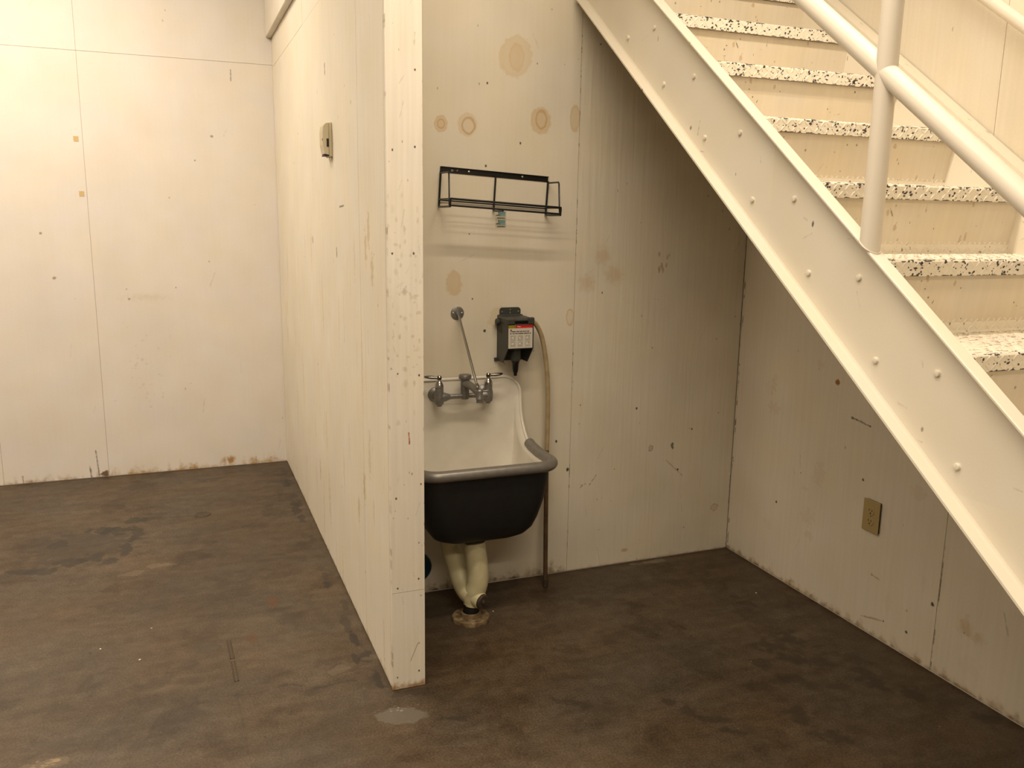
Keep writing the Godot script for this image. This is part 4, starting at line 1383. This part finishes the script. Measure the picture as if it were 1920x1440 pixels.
func small_things() -> void:
	# stickers under the rack
	var im := Image.create(84, 60, false, Image.FORMAT_RGB8)
	im.fill(Color8(196, 190, 168))
	im.fill_rect(Rect2i(26, 4, 50, 36), Color8(112, 140, 138))
	im.fill_rect(Rect2i(28, 26, 46, 12), Color8(128, 156, 154))
	for y in 14:
		im.fill_rect(Rect2i(6 + 2 * (13 - y) / 2, 22 + y, 20 + y, 1), Color8(104, 122, 112))
	im.fill_rect(Rect2i(2, 30, 22, 5), Color8(62, 54, 34))
	im.fill_rect(Rect2i(20, 4, 6, 14), Color8(52, 46, 28))
	for i in 10:
		im.fill_rect(Rect2i(14 + i * 6, 47, 4 if i % 3 else 5, 9), Color8(40, 32, 18))
	var sm := pictured(ImageTexture.create_from_image(im), 0.4)
	for q in [[1.585, "small teal sticker on the wall just under the rack, upper one"], [1.551, "small teal sticker on the wall under the rack, lower one"]]:
		var s := thing("sticker", q[1], "sticker", Vector3(1.236, q[0], ZR + 0.0008), "teal stickers under the rack")
		var st := mb()
		quad(st, Vector3(-0.023, -0.0165, 0.0004), Vector3(0.023, -0.0165, 0.0004), Vector3(0.023, 0.0165, 0.0004), Vector3(-0.023, 0.0165, 0.0004), -1, Vector2(0, 1), Vector2(1, 1), Vector2(1, 0), Vector2(0, 0))
		quad(st, Vector3(0.023, -0.0165, 0.0), Vector3(-0.023, -0.0165, 0.0), Vector3(-0.023, 0.0165, 0.0), Vector3(0.023, 0.0165, 0.0))
		part("sticker_face", st, sm, s)
	# power outlet
	var o := thing("power_outlet", "ivory duplex power outlet standing proud of the wall under the stair", "outlet", Vector3(XR, 0.4745, -2.378))
	var st := mb()
	box(st, Vector3(-0.009, -0.060, -0.036), Vector3(0.0, 0.060, 0.036), 0.001)
	part("outlet_box", st, M.slot, o)
	st = mb()
	box(st, Vector3(-0.0145, -0.063, -0.0415), Vector3(-0.009, 0.063, 0.0415), 0.0025)
	var pl := part("cover_plate", st, M.ivory, o)
	for y: float in [0.0205, -0.0205]:
		st = mb()
		lathe(st, Vector3(-0.0135, y, 0), Vector3.LEFT, [Vector2(0.0178, 0), Vector2(0.0178, 0.0024), Vector2(0.0165, 0.0034), Vector2(0, 0.0034)], 24)
		var fc := part("socket_face", st, M.ivory, o)
		st = mb()
		box(st, Vector3(-0.0172, y - 0.001, -0.0082), Vector3(-0.0164, y + 0.0085, -0.0056))
		box(st, Vector3(-0.0172, y - 0.001, 0.0056), Vector3(-0.0164, y + 0.0075, 0.0082))
		lathe(st, Vector3(-0.0166, y - 0.0085, 0), Vector3.LEFT, [Vector2(0.0032, 0), Vector2(0.0032, 0.0006), Vector2(0, 0.0006)], 10)
		part("socket_slots", st, M.slot, fc)
	st = mb()
	lathe(st, Vector3(-0.0145, 0, 0), Vector3.LEFT, [Vector2(0.0032, 0), Vector2(0.0028, 0.0012), Vector2(0, 0.0015)], 10)
	part("screw", st, M.screw, pl)
	# switch box on the partition
	var w := thing("control_box", "small beige plastic control box mounted on the partition", "control box", Vector3(XP, 1.866, -3.535))
	st = mb()
	box(st, Vector3(-0.0125, -0.066, -0.044), Vector3(0.0, 0.066, 0.044), 0.003)
	part("base_plate", st, M.beige, w)
	st = mb()
	var pf := PackedVector2Array([Vector2(0.0135, -0.058), Vector2(0.030, -0.054), Vector2(0.036, -0.02), Vector2(0.0365, 0.03), Vector2(0.033, 0.052), Vector2(0.024, 0.062), Vector2(0.0135, 0.064)])
	prism(st, pf, 0.080, Transform3D(Basis(Vector3.LEFT, Vector3.UP, Vector3.FORWARD), Vector3(0, 0, 0.040)))
	var cv := part("cover", st, M.beige, w)
	st = mb()
	box(st, Vector3(-0.022, -0.028, 0.038), Vector3(-0.0137, 0.004, 0.0408), 0.0005)
	part("side_recess", st, M.slot, cv)
	st = mb()
	box(st, Vector3(-0.034, -0.003, 0.030), Vector3(-0.0372, 0.003, 0.036), 0.0)
	part("indicator", st, M.slot, cv)
	st = mb()
	box(st, Vector3(-0.030, -0.0615, -0.036), Vector3(-0.0135, -0.0572, 0.038), 0.0005)
	part("bottom_slot", st, M.slot, cv)
	st = mb()
	tube(st, [Vector3(-0.006, -0.064, 0.03), Vector3(-0.006, -0.078, 0.03)], 0.005, 10)
	part("cable_stub", st, M.beige, w)
	# dark round cap low on the wall beside the partition end
	var c := thing("pipe_cap", "dark blue round cap low on the wall behind the partition end", "pipe cap", Vector3(0.872, 0.124, ZR))
	st = mb()
	lathe(st, Vector3(0, 0, 0.0005), Vector3.BACK, [Vector2(0.066, 0), Vector2(0.066, 0.012), Vector2(0.060, 0.018), Vector2(0.02, 0.021), Vector2(0, 0.021)], 36)
	part("cap_disc", st, M.teal, c)
	st = mb()
	box(st, Vector3(-0.014, -0.014, 0.020), Vector3(0.014, 0.014, 0.034), 0.003)
	part("wrench_boss", st, M.teal, c)
	# two scraps of tape on the far wall
	var tp := mottled(Color8(196, 168, 116), Color8(214, 190, 140), 0.05, 120, 0.6, 0.0, 10.0)
	for q in [[-0.478, 1.97, "small tan square of tape on the far wall, upper one"], [-0.471, 1.67, "small tan square of tape on the far wall, lower one"]]:
		var s := thing("tape_square", q[2], "tape", Vector3(q[0], q[1], ZL + 0.0008), "tape scraps on the far wall")
		st = mb()
		box(st, Vector3(-0.013, -0.014, -0.0002), Vector3(0.013, 0.014, 0.0006))
		part("tape_piece", st, tp, s)
	# round metal plug in the floor and a slotted metal strip
	var pg := thing("floor_plug", "dark round metal plug set in the concrete before the far wall", "floor plug", Vector3(0.06, 0, -4.6))
	st = mb()
	lathe(st, Vector3.ZERO, Vector3.UP, [Vector2(0.042, 0), Vector2(0.040, 0.003), Vector2(0.034, 0.004), Vector2(0.030, 0.002), Vector2(0, 0.002)], 24)
	part("plug_disc", st, M.plug, pg)
	var an := thing("anchor_strip", "thin rusty metal strip let into the floor left of the partition", "metal strip", Vector3(0.111, 0, -2.97))
	an.rotation.y = 0.03
	for q in [[-0.155, -0.012], [0.006, 0.15]]:
		st = mb()
		for x: float in [-0.0075, 0.0045]:
			box(st, Vector3(x, 0.0, q[0]), Vector3(x + 0.003, 0.0035, q[1]), 0.0008)
		part("strip_edge", st, M.plug, an)
		st = mb()
		box(st, Vector3(-0.0044, 0.0, q[0]), Vector3(0.0044, 0.0012, q[1]))
		part("strip_web", st, M.strip, an)
	# paint chips lying on the floor
	var chip := plain(Color8(216, 206, 186), 0.6)
	for q in [[-0.199, -3.087, 0.0045, "white paint chip on the open floor, nearest the viewer on the left"], [-0.336, -3.218, 0.004, "white paint chip on the open floor, leftmost one"], [-0.165, -3.327, 0.003, "white paint chip on the open floor, farthest from the viewer"], [1.126, -3.02, 0.0045, "white paint chip on the floor beside the drain trap"], [2.256, -2.801, 0.004, "white paint chip on the floor under the stair by the right wall"]]:
		var s := thing("paint_chip", q[3], "paint chip", Vector3(q[0], 0, q[1]), "paint chips on the floor")
		st = mb()
		var pp := PackedVector2Array()
		for i in 7:
			pp.append(Vector2(cos(TAU * i / 7.0), sin(TAU * i / 7.0)) * q[2] * rng.randf_range(0.6, 1.2))
		prism(st, pp, 0.0015, Transform3D(Basis(Vector3.RIGHT, Vector3.FORWARD, Vector3.UP), Vector3.ZERO))
		part("flake", st, chip, s)
